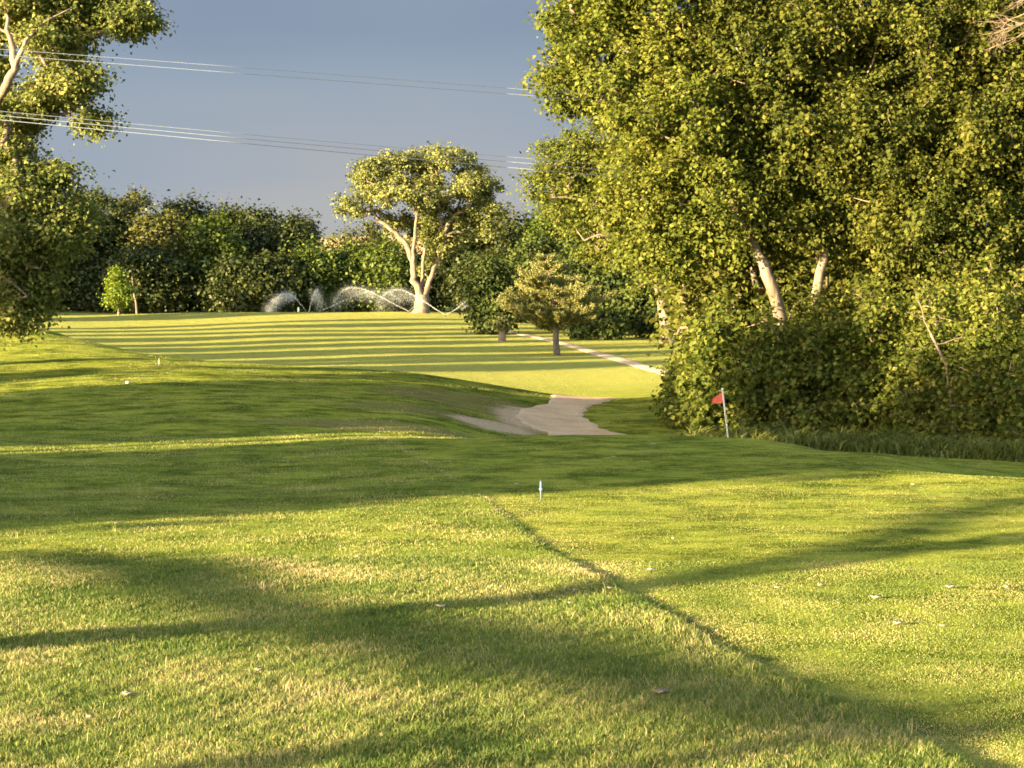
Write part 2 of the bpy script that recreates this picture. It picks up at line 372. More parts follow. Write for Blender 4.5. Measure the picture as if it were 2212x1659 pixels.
ribbon('path', Lp, Rp, 90, 16)
g2 = lambda X, r: G(X, r, 95, 268)
LL = [g2(1500, 836), g2(1452, 818), g2(1380, 797), g2(1310, 775), g2(1240, 753), g2(1180, 737), g2(1120, 724), g2(1085, 716)]
RR = [g2(1530, 828), g2(1475, 810), g2(1402, 789), g2(1330, 767), g2(1256, 748), g2(1194, 733), g2(1134, 721), g2(1100, 714)]
ribbon('path', LL, RR, 120, 6, .05)

# ------------------------------------------------------------------ grass blades
def blades():
    V = []; Fq = []; Ft = []; A = []; n0 = 0
    def tilt(n, h, w, x, y, var, seg):
        nonlocal n0
        z = ground(x, y)-.004
        th = rng.uniform(0, 2*np.pi, n); ln = rng.uniform(.1, .9, n)*h; ta = rng.uniform(0, 2*np.pi, n)
        b = np.stack([x, y, z], -1); s = np.stack([np.cos(th), np.sin(th), 0*th], -1)*(w/2)[:, None]
        lean = np.stack([np.cos(ta)*ln, np.sin(ta)*ln, 0*ta], -1)
        up = np.array([0, 0, 1.])*h[:, None]
        if seg == 1:
            v = np.stack([b-s, b+s, b+up*.92+lean], 1).reshape(-1, 3); k = np.arange(n)*3+n0
            Ft.append(np.stack([k, k+1, k+2], -1)); n0 += 3*n; A.append(np.repeat(var, 3))
        else:
            mid_ = b+up*.6+lean*.35
            v = np.stack([b-s, b+s, mid_+s*.8, mid_-s*.8, b+up*.95+lean], 1).reshape(-1, 3); k = np.arange(n)*5+n0
            Fq.append(np.stack([k, k+1, k+2, k+3], -1)); Ft.append(np.stack([k+3, k+2, k+4], -1)); n0 += 5*n; A.append(np.repeat(var, 5))
        V.append(v)
    def field(y0, y1, dens, seg, wmul):
        area = (y1**2-y0**2)/2*.70
        n = int(area*dens)
        y = np.sqrt(rng.uniform(y0**2, y1**2, n)); x = rng.uniform(-.35, .35, n)*y
        # clumping
        cl = (np.sin(x*7.1+3*np.sin(y*2.3))*np.sin(y*5.3+2*np.sin(x*3.1))+np.sin(x*17+y*11)*np.sin(y*19-x*5))*.5
        rough = (x < edge_x(y)+.03*np.sin(y*9)) | ((y > 46) & (y < 84))
        if y1 > 50:
            lp = np.array(Lp); rq = np.array(Rp); o1, o2 = np.argsort(lp[:, 1]), np.argsort(rq[:, 1])
            keep = ~((x > np.interp(y, lp[o1, 1], lp[o1, 0])-.1) & (x < np.interp(y, rq[o2, 1], rq[o2, 0])+.1))
            for cx, cy, ax_, ay_ in SOIL: keep &= (((x-cx)/ax_)**2+((y-cy)/ay_)**2 > .75+.3*np.sin(x*5+y*3)) | (rng.random(n) < .12)
            if y0 < 80: keep &= np.sin(x*.9+1.5*np.sin(y*.35))*np.sin(y*.55+np.sin(x*.6))+rng.normal(0, .35, n) > -.35
            x, y, rough = x[keep], y[keep], rough[keep]; cl = cl[keep]; n = len(x)
        nearb = np.clip((22-y)/6, 0, 1)
        h = np.where(rough, .032+.016*nearb, np.where(y > 84, .035, .017))*rng.uniform(.5, 1.35, n)*(1+.45*np.clip(cl, -1, 1)*rough)
        # long tufts near the edge of the rough
        tuft = rough & (rng.random(n) < .006) & (y < 46)
        h = np.where(tuft, h*rng.uniform(2., 3.), h)
        dead = .5+.5*np.sin(x*1.9+1.3*np.sin(y*1.1))*np.sin(y*1.7+.9*np.sin(x*2.3))
        pd = np.where(rough, .12+.45*dead**2, .10+.25*dead**3)
        ed = np.abs(x-edge_x(y)); pd = np.where((ed < .16) & (y > 29), .8, pd)
        pd = np.where(~rough & (ed < .9) & (y < 32), np.maximum(pd, .55*(1-ed/.9)+.1), pd)
        var = np.where(rough, rng.uniform(-.1, .5, n), rng.uniform(.08, .58, n)); var = np.where(rng.random(n) < pd, rng.uniform(.62, .98, n), var)
        w = rng.uniform(.003, .0075, n)*wmul
        tilt(n, h, w, x, y, var, seg)
    field(12.5, 17.5, 5600, 2, 1.0); field(17.5, 24, 3000, 2, 1.25); field(24, 33, 1100, 1, 1.7); field(33, 46, 450, 1, 2.4); field(46, 84, 110, 1, 3.6); field(84, 245, 9, 1, 9.)
    # single taller stems and tufts seen in the photograph
    for X, row, hh in [(35,1165,.16),(232,1250,.12),(275,1255,.10),(318,1255,.13),(345,1258,.14),(372,1262,.1),(555,1275,.14),(575,1280,.16),(600,1282,.14),(632,1280,.13),(520,1262,.12),(1545,1535,.14),(1632,1490,.13),(1600,1500,.12),(1975,1600,.15),(1520,1490,.11),(1700,1490,.12),(1430,1500,.08),(1440,1520,.08),(245,1150,.12)]:
        p = G(X, row, 12, 60); n = 7
        tilt(n, hh*rng.uniform(.6, 1.1, n), rng.uniform(.006, .009, n), p[0]+rng.normal(0, .03, n), p[1]+rng.normal(0, .05, n), rng.uniform(.45, .85, n), 2)
    m = leaf_mat('grass_blade', (0.0567, 0.1041, 0.0166), (0.1812, 0.2180, 0.0388), (0.5661, 0.4162, 0.2351), .3, .55, .6, .25)
    o = mesh_np('grass', np.concatenate(V), [np.concatenate(Fq), np.concatenate(Ft)], m, attrs={'var': np.concatenate(A)})
    tag(o, 'short green and straw coloured turf of the tee and rough in the foreground', 'grass', kind='stuff')
blades()

# ------------------------------------------------------------------ trees
def norm(a): return a/(np.linalg.norm(a, axis=-1, keepdims=True)+1e-9)
def leaves(name, cen, size, mat, parent, outward=None, elong=1.35, fold=.25, up=.35):
    n = len(cen)
    nrm = rng.normal(size=(n, 3)); nrm[:, 2] = np.abs(nrm[:, 2])*.8+up
    if outward is not None: nrm = nrm + outward*.8
    nrm = norm(nrm)
    a = norm(np.cross(nrm, rng.normal(size=(n, 3)))); b = np.cross(nrm, a)
    s = (size*rng.uniform(.5, 1.45, n))[:, None]
    v = np.stack([cen-a*s*.5*elong, cen+b*s*.5+nrm*s*fold-a*s*.12, cen+a*s*.5*elong, cen-b*s*.5+nrm*s*fold-a*s*.12], 1).reshape(-1, 3)
    k = np.arange(n)*4; f = np.stack([k, k+1, k+2, k+3], -1)
    return mesh_np(name, v, f, mat, parent, attrs={'var': np.repeat(rng.random(n), 4)})
def skeleton(trunk, trad, targets, tubes, rmin=.02, k=.045, power=.42, wob=.12, maxr=None):
    """grow branches from a trunk polyline to all target points; pipe-model radii"""
    pts = [np.asarray(p, float) for p in trunk]; par = list(range(-1, len(pts)-1)); base = len(pts)
    order = np.argsort(np.linalg.norm(targets-np.mean(trunk[len(trunk)//2:], axis=0), axis=1))
    top = np.asarray(trunk[-1])
    start = 1 if len(trunk) < 4 else len(trunk)//3
    arr = np.zeros((len(pts)+len(targets)*2+5, 3)); arr[:len(pts)] = pts; cnt = len(pts)
    pen = np.zeros(len(arr)); pen[:start] = 1e6
    for i in order:
        tpt = targets[i]
        d = np.linalg.norm(arr[:cnt]-tpt, axis=1) + pen[:cnt] + np.clip(arr[:cnt, 2]-tpt[2], 0, 9)*.8
        j = int(np.argmin(d)); a = arr[j]
        m = a*.5+tpt*.5+rng.normal(0, wob, 3)*np.linalg.norm(tpt-a) ; m[2] += .06*np.linalg.norm(tpt-a)
        arr[cnt] = m; par.append(j); cnt += 1
        arr[cnt] = tpt; par.append(cnt-1); cnt += 1
    w = np.zeros(cnt); w[base:] = .5
    for i in range(cnt-1, 0, -1):
        if par[i] >= 0: w[par[i]] += w[i]
    rad = np.maximum(rmin, k*w**power)
    if maxr: rad = np.minimum(rad, maxr)
    for i in range(base, cnt):
        j = par[i]; r0 = min(rad[j], rad[i]*1.25) if j >= base else rad[i]*1.2
        tubes.add([arr[j], arr[i]], [r0, rad[i]*.9 if w[i] > .6 else rmin*.6], 5)
    return arr[:cnt]
def lobe_points(lobes, n, shell=.55):
    vol = np.array([l[1][0]*l[1][1]*l[1][2] for l in lobes])**.8; vol = vol/vol.sum()
    out = []; od = []
    for (c, r), f in zip(lobes, vol):
        m = max(3, int(n*f))
        d = norm(rng.normal(size=(m, 3))); q = rng.uniform(shell**2, 1, m)**.5
        # bumpy outline
        bump = 1+.16*np.sin(d[:, 0]*5+c[0])*np.sin(d[:, 2]*6+c[2])+.1*np.sin(d[:, 1]*9+c[1])
        out.append(np.array(c)+d*np.array(r)*(q*bump)[:, None]); od.append(d)
    return np.concatenate(out), np.concatenate(od)
def tree(name, label, trunk, trad, lobes, ncl, nleaf, lsize, crad, lm, bm, cat='tree', group=None, shell=.5, k=.045, rmin=.015, flat=.7, limbs=(), bare=(), maxr=None, minz=None):
    base = np.array(trunk[0]); t = thing(name, label, cat, tuple(base), group)
    tp = np.array(trunk, float)
    # smooth trunk
    s = np.linspace(0, len(tp)-1, max(6, len(tp)*3)); tt = np.stack([np.interp(s, np.arange(len(tp)), tp[:, i]) for i in range(3)], -1)
    tt[1:-1] += rng.normal(0, trad[0]*.08, (len(tt)-2, 3))
    tr = np.interp(s, np.arange(len(trad)), trad); 
    root = np.array(tt[0]) - np.array([0, 0, .3]); flare = np.concatenate([[tr[0]*1.45], tr]); flare[1] *= 1.25
    tb = Tubes(); tb.add(np.vstack([root, tt]), flare, 10)
    allp = [tt]
    for pl, pr in limbs:
        pl = np.array(pl, float); s = np.linspace(0, len(pl)-1, len(pl)*3); lt = np.stack([np.interp(s, np.arange(len(pl)), pl[:, i]) for i in range(3)], -1)
        lt[1:-1] += rng.normal(0, pr[0]*.15, (len(lt)-2, 3)); tb.add(lt, np.interp(s, np.arange(len(pr)), pr), 8); allp.append(lt)
    cp, cd = lobe_points(lobes, ncl, shell)
    if minz is not None:
        kk = cp[:, 2] > minz; cp, cd = cp[kk], cd[kk]
    spine = np.concatenate(allp)
    skeleton(list(spine), tr, cp, tb, rmin=rmin, k=k, maxr=maxr)
    tb.build('trunk', bm, t)
    n = len(cp)*nleaf
    c = np.repeat(cp, nleaf, 0); od = np.repeat(cd, nleaf, 0)
    r = rng.normal(size=(n, 3))*crad*np.array([1, 1, flat])*np.repeat(rng.uniform(.6, 1.3, len(cp)), nleaf)[:, None]
    leaves('crown', c+r, lsize, lm, t, outward=norm(r)*.5+od*.4)
    return t
def PL(*pts): return [P(*p) for p in pts]
def lob(X, row, d, rx, rr, ry): return (P(X, row, d), (rx/F*d, ry, rr/F*d))

bark_pale = bark_mat('pale_bark', (.09, .065, .045), (.22, .16, .115), 5)
bark_dark = bark_mat('grey_bark', (.05, .038, .028), (.13, .10, .075), 6)
bark_cw = bark_mat('cottonwood_bark', (.08, .058, .04), (.24, .172, .12), 4)
leaf_r = leaf_mat('cottonwood_leaves', (0.0551, 0.0784, 0.0135), (0.1182, 0.1419, 0.0202), (0.2126, 0.2092, 0.0394), .5, .6, .35, .12)
leaf_r2 = leaf_mat('elm_leaves', (0.0469, 0.0659, 0.0128), (0.1021, 0.1172, 0.0190), (0.1787, 0.1682, 0.0315), .5, .6, .4, .12)
leaf_l = leaf_mat('left_tree_leaves', (0.0762, 0.1050, 0.0283), (0.1663, 0.1916, 0.0441), (0.3189, 0.2966, 0.0965), .5, .6, .35, .12)
leaf_c = leaf_mat('big_cottonwood_leaves', (0.0749, 0.0906, 0.0216), (0.1330, 0.1483, 0.0347), (0.2161, 0.2142, 0.0616), .25, .5, .15)
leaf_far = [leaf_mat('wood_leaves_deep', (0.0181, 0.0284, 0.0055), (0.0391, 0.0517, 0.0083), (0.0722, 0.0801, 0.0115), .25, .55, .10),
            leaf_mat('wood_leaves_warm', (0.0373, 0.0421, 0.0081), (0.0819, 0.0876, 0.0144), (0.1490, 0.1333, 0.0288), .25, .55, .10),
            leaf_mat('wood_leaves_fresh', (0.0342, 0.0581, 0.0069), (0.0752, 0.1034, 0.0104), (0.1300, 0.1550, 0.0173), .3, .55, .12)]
leaf_y = leaf_mat('young_tree_leaves', (0.0750, 0.1275, 0.0090), (0.1425, 0.1950, 0.0150), (0.2250, 0.2700, 0.0225), .4, .45, .8)
leaf_cedar = leaf_mat('cedar_foliage', (0.0730, 0.0787, 0.0190), (0.1539, 0.1528, 0.0393), (0.2430, 0.2315, 0.0634), .15, .6, .6)
leaf_shade = leaf_mat('shade_darkened_foliage', (.02, .035, .010), (.045, .06, .014), (.08, .10, .022), .2, .6, .3, .1)  # leaf colour darkened to stand in for the shade on these trees
leaf_b = leaf_mat('understorey_leaves', (0.0554, 0.0841, 0.0130), (0.1290, 0.1515, 0.0238), (0.2488, 0.2356, 0.0540), .5, .6, .5, .12)

# --- big cottonwood in the middle distance
d = 222
g0 = G(910, 676, 200, 226); d = g0[1]; q = lambda X, r, dd=0: P(X, r, d+dd)
tree('cottonwood_tree', 'huge spreading cottonwood with forked pale trunk standing alone beyond the fairway',
     [g0, q(912, 655), q(912, 634)], [1.0, .88, .8],
     [lob(800, 372, d, 44, 34, 4), lob(845, 345, d, 42, 26, 4), lob(1045, 400, d, 36, 40, 4), lob(950, 505, d+2, 48, 40, 3.5), lob(1000, 490, d+3, 46, 32, 3.5), lob(925, 560, d+4, 36, 32, 3), lob(860, 480, d+3, 44, 30, 3.5), lob(1055, 495, d+2, 26, 22, 3), lob(775, 440, d, 46, 30, 4), lob(805, 395, d+1, 52, 24, 4), lob(850, 420, d-2, 52, 44, 5), lob(890, 350, d, 46, 30, 5), lob(880, 390, d+3, 50, 36, 5),
      lob(925, 420, d, 50, 56, 6), lob(945, 345, d+1, 42, 28, 5), lob(985, 350, d-1, 50, 28, 5), lob(1010, 400, d, 57, 38, 6), lob(1035, 440, d+2, 42, 30, 5),
      lob(960, 470, d+3, 50, 40, 5), lob(910, 500, d+4, 50, 36, 4), lob(945, 530, d+3, 37, 36, 3), lob(1060, 455, d, 21, 24, 3), lob(745, 455, d+1, 23, 17, 3)],
     470, 110, .22, .48, leaf_c, bark_cw, shell=.3, k=.04, rmin=.04,
     limbs=[([q(908, 640), q(896, 600), q(893, 570), q(880, 530), q(850, 500), q(815, 468), q(775, 452)], [.55, .42, .38, .34, .27, .2, .1]),
            ([q(916, 640), q(930, 605), q(945, 560, 2), q(958, 520, 1), q(968, 490), q(985, 465), q(1020, 450), q(1062, 458)], [.42, .3, .27, .27, .28, .22, .16, .08]),
            ([q(958, 515, 1), q(952, 485), q(950, 460), q(945, 400, 1)], [.3, .28, .22, .12]),
            ([q(893, 570), q(895, 520, -1), q(900, 470, -2), q(893, 440, -2), q(905, 380)], [.26, .2, .17, .13, .07]),
            ([q(912, 620, 1), q(915, 560, 2), q(925, 480, 2), q(940, 400), q(945, 340)], [.24, .2, .17, .12, .06])])

# --- woodland edge behind the fairway: one tree each
def wood(X, rtop, rbase, w, d, mi, label, ncl=150, name='woodland_tree', bark=bark_dark, top=.5, nl=84, ls=.36):
    h = (rbase-rtop); x = (X-1106)/F*d; base = np.array([x, d, gz(x, d)])
    cx = X; rr = h
    L = [lob(X, rtop+h*.30, d, w*.42, h*.30, w*.42/F*d), lob(X-w*.2, rtop+h*.52, d+1, w*.36, h*.30, w*.4/F*d), lob(X+w*.22, rtop+h*.55, d-1, w*.36, h*.32, w*.4/F*d), lob(X, rtop+h*.76, d-1, w*.46, h*.24, w*.42/F*d)]
    topp = P(X+w*.04, rtop+h*.35, d)
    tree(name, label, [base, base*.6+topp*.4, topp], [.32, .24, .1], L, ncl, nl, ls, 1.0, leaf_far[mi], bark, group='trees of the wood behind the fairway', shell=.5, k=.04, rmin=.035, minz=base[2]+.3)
W_ = [ # X, top row, width px, d, material, label
 (-60, 400, 190, 262, 0, 'dark tree of the far wood half hidden behind the left foreground tree'),
 (60, 395, 170, 268, 2, 'round topped far tree showing through the left foreground tree'),
 (170, 402, 130, 272, 1, 'far tree with sunlit rounded top right beside the left foreground tree'),
 (225, 420, 120, 262, 0, 'dark far tree rising directly behind the small young tree'),
 (285, 412, 140, 270, 1, 'tallest domed brown green tree of the wood at left'),
 (350, 440, 120, 258, 1, 'brownish leafed tree with dead twigs below the domed one'),
 (395, 428, 110, 274, 0, 'dark green domed tree peeking over the wood at left centre'),
 (455, 460, 120, 256, 2, 'bright green bushy tree standing forward in the wood'),
 (430, 435, 90, 276, 0, 'narrow dark crown behind the bright bushy tree'),
 (515, 440, 120, 276, 1, 'olive crown with ragged top in the middle of the left wood'),
 (560, 455, 130, 268, 0, 'dark broad tree of the wood right of the ragged olive crown'),
 (620, 480, 120, 262, 0, 'dark tree where the left wood steps down towards the tan hill'),
 (655, 468, 60, 285, 1, 'thin leaved small tree on the skyline beside the tan hill'),
 (320, 530, 130, 250, 0, 'low shaded tree in front of the domed tree'),
 (520, 560, 140, 250, 0, 'low shaded thicket tree left of the sprinklers'),
 (590, 555, 120, 252, 0, 'low dark tree behind the leftmost sprinkler jet'),
 (680, 535, 120, 256, 2, 'lower tree with sunlit top under the tan hill'),
 (760, 533, 130, 258, 2, 'bright topped low tree left of the big cottonwood trunk'),
 (835, 530, 110, 256, 2, 'bright topped low tree touching the cottonwood limb'),
 (790, 480, 170, 300, 1, 'far olive tree seen under the left arm of the cottonwood'),
 (1000, 500, 130, 260, 0, 'dark tree right behind the cottonwood fork'),
 (1080, 450, 130, 262, 1, 'sunlit topped tree just right of the cottonwood crown'),
 (900, 545, 120, 258, 0, 'shaded low tree exactly behind the cottonwood trunk'),
 (1140, 470, 130, 240, 0, 'dark blue green tree between cottonwood and right hand wood'),
 (1030, 560, 100, 250, 0, 'low dark tree right of the cottonwood trunk'),
 (20, 500, 170, 290, 0, 'deep shaded tree of the far wood low behind the left foreground tree'),
 (130, 510, 150, 288, 0, 'deep shaded tree of the far wood left of the young tree'),
 (215, 560, 120, 284, 0, 'low deep thicket tree just left behind the young tree'),
]
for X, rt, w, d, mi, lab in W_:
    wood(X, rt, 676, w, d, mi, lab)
# pale stem at the wood edge
b = G(296, 678, 200, 262); tb = Tubes()
t = thing('slender_tree', 'slim pale bare stem at the wood edge right of the young tree', 'tree', tuple(b))
pts = [b, P(295, 655, b[1]), P(290, 635, b[1]), P(288, 610, b[1]+1), P(285, 580, b[1]+2)]
tb.add(pts, [.16, .14, .12, .1, .05], 8); tb.add([pts[2], P(300, 615, b[1])], [.06, .03], 5); tb.build('trunk', bark_pale, t)
cp = np.array(pts[3:])+rng.normal(0, .6, (2, 3)); leaves('crown', np.repeat(cp, 260, 0)+rng.normal(0, 1.1, (520, 3)), .32, leaf_far[0], t)

# --- small young tree
b = G(257, 681, 150, 240); d = b[1]
tree('young_tree', 'small bright green young tree with pale stem alone on the fairway at left', [b, P(257, 660, d), P(258, 620, d), P(255, 585, d)], [.17, .15, .10, .04],
     [lob(257, 650, d, 30, 14, 1.4), lob(260, 628, d, 31, 18, 1.5), lob(254, 603, d, 22, 18, 1.1), lob(254, 586, d, 12, 14, .6)], 110, 42, .2, .34, leaf_y, bark_pale, shell=.2, k=.02, rmin=.015)

# --- trees behind the cedar
def mid_tree(X, row, d, rt, w, lab, mat, bark=bark_dark, ncl=170, nl=60, ls=.26, cr=.6, name='woodland_tree', group='dark trees behind the cedar'):
    x = (X-1106)/F*d; base = np.array([x, d, gz(x, d)]); h = HZ+(CH-base[2])*F/d - rt
    L = [lob(X, rt+h*.28, d, w*.36, h*.28, w*.36/F*d), lob(X-w*.2, rt+h*.5, d, w*.32, h*.28, w*.34/F*d), lob(X+w*.22, rt+h*.52, d, w*.34, h*.28, w*.36/F*d), lob(X, rt+h*.77, d-.5, w*.48, h*.24, w*.4/F*d)]
    tree(name, lab, [base, base*.6+L[0][0]*.4, L[0][0]], [.3, .22, .1], L, ncl, nl, ls, cr, mat, bark, group=group, minz=base[2]+.25)
mid_tree(1165, 740, 205, 510, 150, 'shaded green tree rising behind the left side of the cedar', leaf_shade, ls=.3, cr=.75, nl=90, ncl=200)
mid_tree(1255, 735, 185, 545, 160, 'dark shaded tree directly behind the cedar top', leaf_shade, ls=.29, cr=.75, nl=90, ncl=220)
mid_tree(1350, 735, 172, 560, 170, 'dark shaded tree between the cedar and the pale trunk', leaf_shade, ls=.28, cr=.7, nl=90, ncl=240)
mid_tree(1420, 745, 165, 600, 130, 'low dark thicket tree beside the pale trunk at right', leaf_shade, ls=.27, cr=.65, nl=90, ncl=200)
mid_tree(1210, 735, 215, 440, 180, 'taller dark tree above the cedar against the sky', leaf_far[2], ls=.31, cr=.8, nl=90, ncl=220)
mid_tree(1062, 700, 172, 560, 95, 'dark juniper like tree leaning at the fairway edge left of the cedar', leaf_shade, ls=.24, cr=.55, ncl=170, nl=70, name='juniper_tree')
mid_tree(1290, 735, 160, 672, 110, 'low bush in the shade just right of the cedar trunk', leaf_shade, ls=.24, cr=.5, ncl=90, name='bush')
# small stub tree with bright trunk
b = G(1085, 737, 100, 240); d = b[1]
tree('stub_tree', 'tiny stubby tree with bright sunlit stump left of the cedar', [b, P(1085, 722, d), P(1086, 706, d)], [.34, .30, .2],
     [lob(1086, 700, d, 15, 12, .6)], 24, 40, .17, .28, leaf_cedar, bark_cw, shell=.1, k=.02)

# --- cedar
def cedar():
    b = G(1203, 767, 100, 240); d = b[1]; sc = d/F
    t = thing('cedar_tree', 'olive gold cedar with upswept branch tips on the fairway beside the path', 'tree', tuple(b))
    top = P(1178, 552, d)
    tp = [b, P(1201, 740, d), P(1200, 700, d), P(1196, 650, d), P(1188, 600, d), top]
    tb = Tubes(); tb.add([b-np.array([0, 0, .3])]+tp, [.36, .27, .22, .2, .15, .09, .03], 9); tb.build('trunk', bark_dark, t)
    br = Tubes(); cen = []; dirs = []
    H = [(708, 36), (695, 60), (680, 96), (665, 108), (648, 96), (630, 84), (612, 74), (595, 56), (578, 36), (562, 18)]
    rows = np.array([h[0] for h in H]); lens = np.array([h[1] for h in H])
    for i in range(95):
        row = rng.uniform(556, 712); L = np.interp(row, rows[::-1], lens[::-1])*sc*rng.uniform(.6, 1.22)
        f = (767-row)/(767-552); a = rng.uniform(0, 2*np.pi)
        o = np.array([np.interp(f, [0, .6, 1], [b[0], P(1196, 650, d)[0], top[0]]), d, CH-(row-HZ)*sc])
        if math.cos(a) > 0: L *= 1.15
        u = np.array([math.cos(a), math.sin(a), 0]); k = 6
        s = np.linspace(0, 1, k); pts = o+u*(s*L)[:, None]+np.array([0, 0, 1.])*((-.12*s+.24*s**2)*L*(.25+f))[:, None]
        pts[1:] += rng.normal(0, .03, (k-1, 3))
        br.add(pts, np.linspace(.05, .012, k), 5)
        for j in range(int(10+L*17)):
            ss_ = rng.uniform(.22, 1.03); p = np.array([np.interp(ss_, s, pts[:, i2]) for i2 in range(3)])
            side = rng.normal(0, 1, 3)*np.array([.11, .11, .05])*L*(1.15-ss_)
            cen.append(p+side); dirs.append(norm(u*.8+np.array([0, 0, .55])+norm(side)*.5))
    br.build('branches', bark_dark, t)
    cen = np.array(cen); dirs = np.array(dirs); m = 26
    c = np.repeat(cen, m, 0); dd = np.repeat(dirs, m, 0); n = len(c)
    c = c + dd*rng.uniform(-.22, .30, n)[:, None] + rng.normal(0, .055, (n, 3))
    ax = norm(dd+rng.normal(0, .45, (n, 3))); sd = norm(np.cross(ax, rng.normal(size=(n, 3)))); s = rng.uniform(.09, .18, n)[:, None]
    v = np.stack([c-ax*s*.5, c+sd*s*.22, c+ax*s*.6, c-sd*s*.22], 1).reshape(-1, 3); k = np.arange(n)*4
    mesh_np('crown', v, np.stack([k, k+1, k+2, k+3], -1), leaf_cedar, t, attrs={'var': np.repeat(rng.random(n), 4)})
cedar()

# --- right hand wood
b = G(1442, 742, 100, 240); d = b[1]
tree('cottonwood_tree', 'pale leaved cottonwood with thick sunlit trunk beyond the right hand thicket', [b, P(1440, 700, d), P(1432, 655, d), P(1410, 560, d), P(1370, 450, d)], [.62, .56, .5, .32, .14],
     [lob(1200, 400, d, 75, 62, 3), lob(1260, 340, d, 100, 75, 4), lob(1250, 450, d, 90, 60, 4), lob(1350, 360, d+1, 110, 110, 4), lob(1360, 500, d, 95, 75, 4), lob(1440, 560, d, 85, 80, 4), lob(1420, 300, d, 120, 100, 4), lob(1290, 530, d, 45, 35, 2), lob(1470, 420, d+1, 110, 100, 4)],
     700, 80, .19, .5, leaf_r, bark_cw, shell=.3, k=.03, rmin=.02, group='cottonwoods',
     limbs=[([P(1410, 560, d), P(1340, 480, d-1), P(1260, 430, d-2), P(1180, 428, d-2.4)], [.25, .18, .12, .05]), ([P(1425, 600, d), P(1380, 540, d-1.5), P(1300, 505, d-3), P(1262, 520, d-3)], [.2, .15, .1, .05])])
def on(X, d): x = (X-1106)/F*d; return np.array([x, d, gz(x, d)])
LR = dict(shell=.6, k=.012, rmin=.007)
tree('cottonwood_tree', 'tall leaning pale trunked tree forming the left edge of the right hand wood', [on(1705, 57), P(1700, 820, 57), P(1690, 700, 56), P(1655, 590, 55.6), P(1632, 540, 56), P(1560, 350, 57), P(1500, 100, 57)], [.26, .24, .2, .175, .15, .1, .04],
     [lob(1210, 190, 57, 66, 60, 1.3), lob(1255, 50, 58, 80, 75, 1.8), lob(1330, 140, 57, 130, 140, 2.5), lob(1420, 20, 57.2, 180, 120, 3), lob(1470, 230, 56.8, 170, 150, 3), lob(1400, 400, 57, 110, 120, 2.4), lob(1520, 430, 56.5, 130, 140, 2.6), lob(1420, 540, 57, 80, 80, 1.8), lob(1340, -80, 58, 200, 100, 3)],
     1150, 108, .096, .25, leaf_r, bark_cw, group='cottonwoods', limbs=[([P(1632, 540, 56), P(1560, 400, 55.4), P(1500, 330, 55), P(1420, 290, 55)], [.12, .08, .05, .02]), ([P(1560, 350, 57), P(1400, 230, 57), P(1260, 190, 57)], [.09, .06, .02])], **LR)
tree('cottonwood_tree', 'tree with a straight slim sunlit trunk in the middle of the right hand wood', [on(1760, 59), P(1758, 800, 59), P(1762, 640, 56), P(1775, 560, 55.9), P(1790, 380, 59), P(1780, 80, 60)], [.2, .18, .15, .13, .1, .04],
     [lob(1640, 90, 57, 170, 150, 3), lob(1800, 20, 57.3, 200, 150, 3), lob(1720, 280, 56.8, 150, 150, 3), lob(1860, 300, 57, 170, 160, 3), lob(1640, 420, 57.4, 120, 130, 2.5), lob(1710, 470, 56.6, 90, 75, 1.5), lob(1800, 470, 57, 150, 85, 1.5), lob(1790, 690, 56.6, 120, 55, 1.2)],
     1150, 108, .096, .25, leaf_r2, bark_cw, group='cottonwoods', limbs=[([P(1790, 380, 59), P(1830, 300, 57), P(1850, 230, 56.4)], [.08, .06, .02])], **LR)
tree('elm_tree', 'dense dark leaved tree filling the upper right corner of the wood', [on(2030, 60), P(2035, 780, 60), P(2010, 600, 60), P(2020, 350, 61), P(2010, 50, 61)], [.26, .23, .18, .12, .05],
     [lob(1980, 90, 57.3, 180, 170, 3), lob(2150, 30, 57.6, 180, 160, 3), lob(2060, 300, 57.2, 180, 170, 3), lob(2180, 260, 57.4, 150, 170, 3), lob(1950, 470, 56.6, 150, 140, 2.5), lob(2110, 500, 56.8, 160, 150, 2.5)],
     1150, 108, .094, .25, leaf_r2, bark_pale, group='right hand wood', **LR)
tree('elm_tree', 'shaded tree at the right frame edge behind the undergrowth', [on(2290, 58), P(2280, 700, 58), P(2290, 400, 58), P(2300, 150, 58)], [.24, .2, .14, .05],
     [lob(2290, 100, 58, 150, 200, 3), lob(2260, 420, 58, 130, 200, 3), lob(2230, 650, 57, 130, 130, 2), lob(2380, 300, 59, 150, 250, 3)], 360, 60, .095, .27, leaf_r2, bark_pale, group='right hand wood', **LR)
# back-up trees deeper in the wood
for X, rt, d, lab in [(1560, 60, 72, 'deeper tree behind the leaning pale trunk'), (1750, 40, 76, 'deeper tree behind the slim sunlit trunk'), (1950, 30, 74, 'deeper tree behind the dense dark leaved tree'), (2150, 20, 72, 'deeper tree at the right edge of the wood'), (1600, 420, 68, 'lower deep tree filling the gap under the leaning trunk'), (1850, 450, 68, 'lower deep tree in the shadow at the centre of the right hand wood'), (2080, 470, 67, 'lower deep tree in the shadow at far right')]:
    mid_tree(X, 900, d, rt, 300, lab, leaf_r2, bark_pale, 190, 60, .17, .42, 'woodland_tree', 'right hand wood')
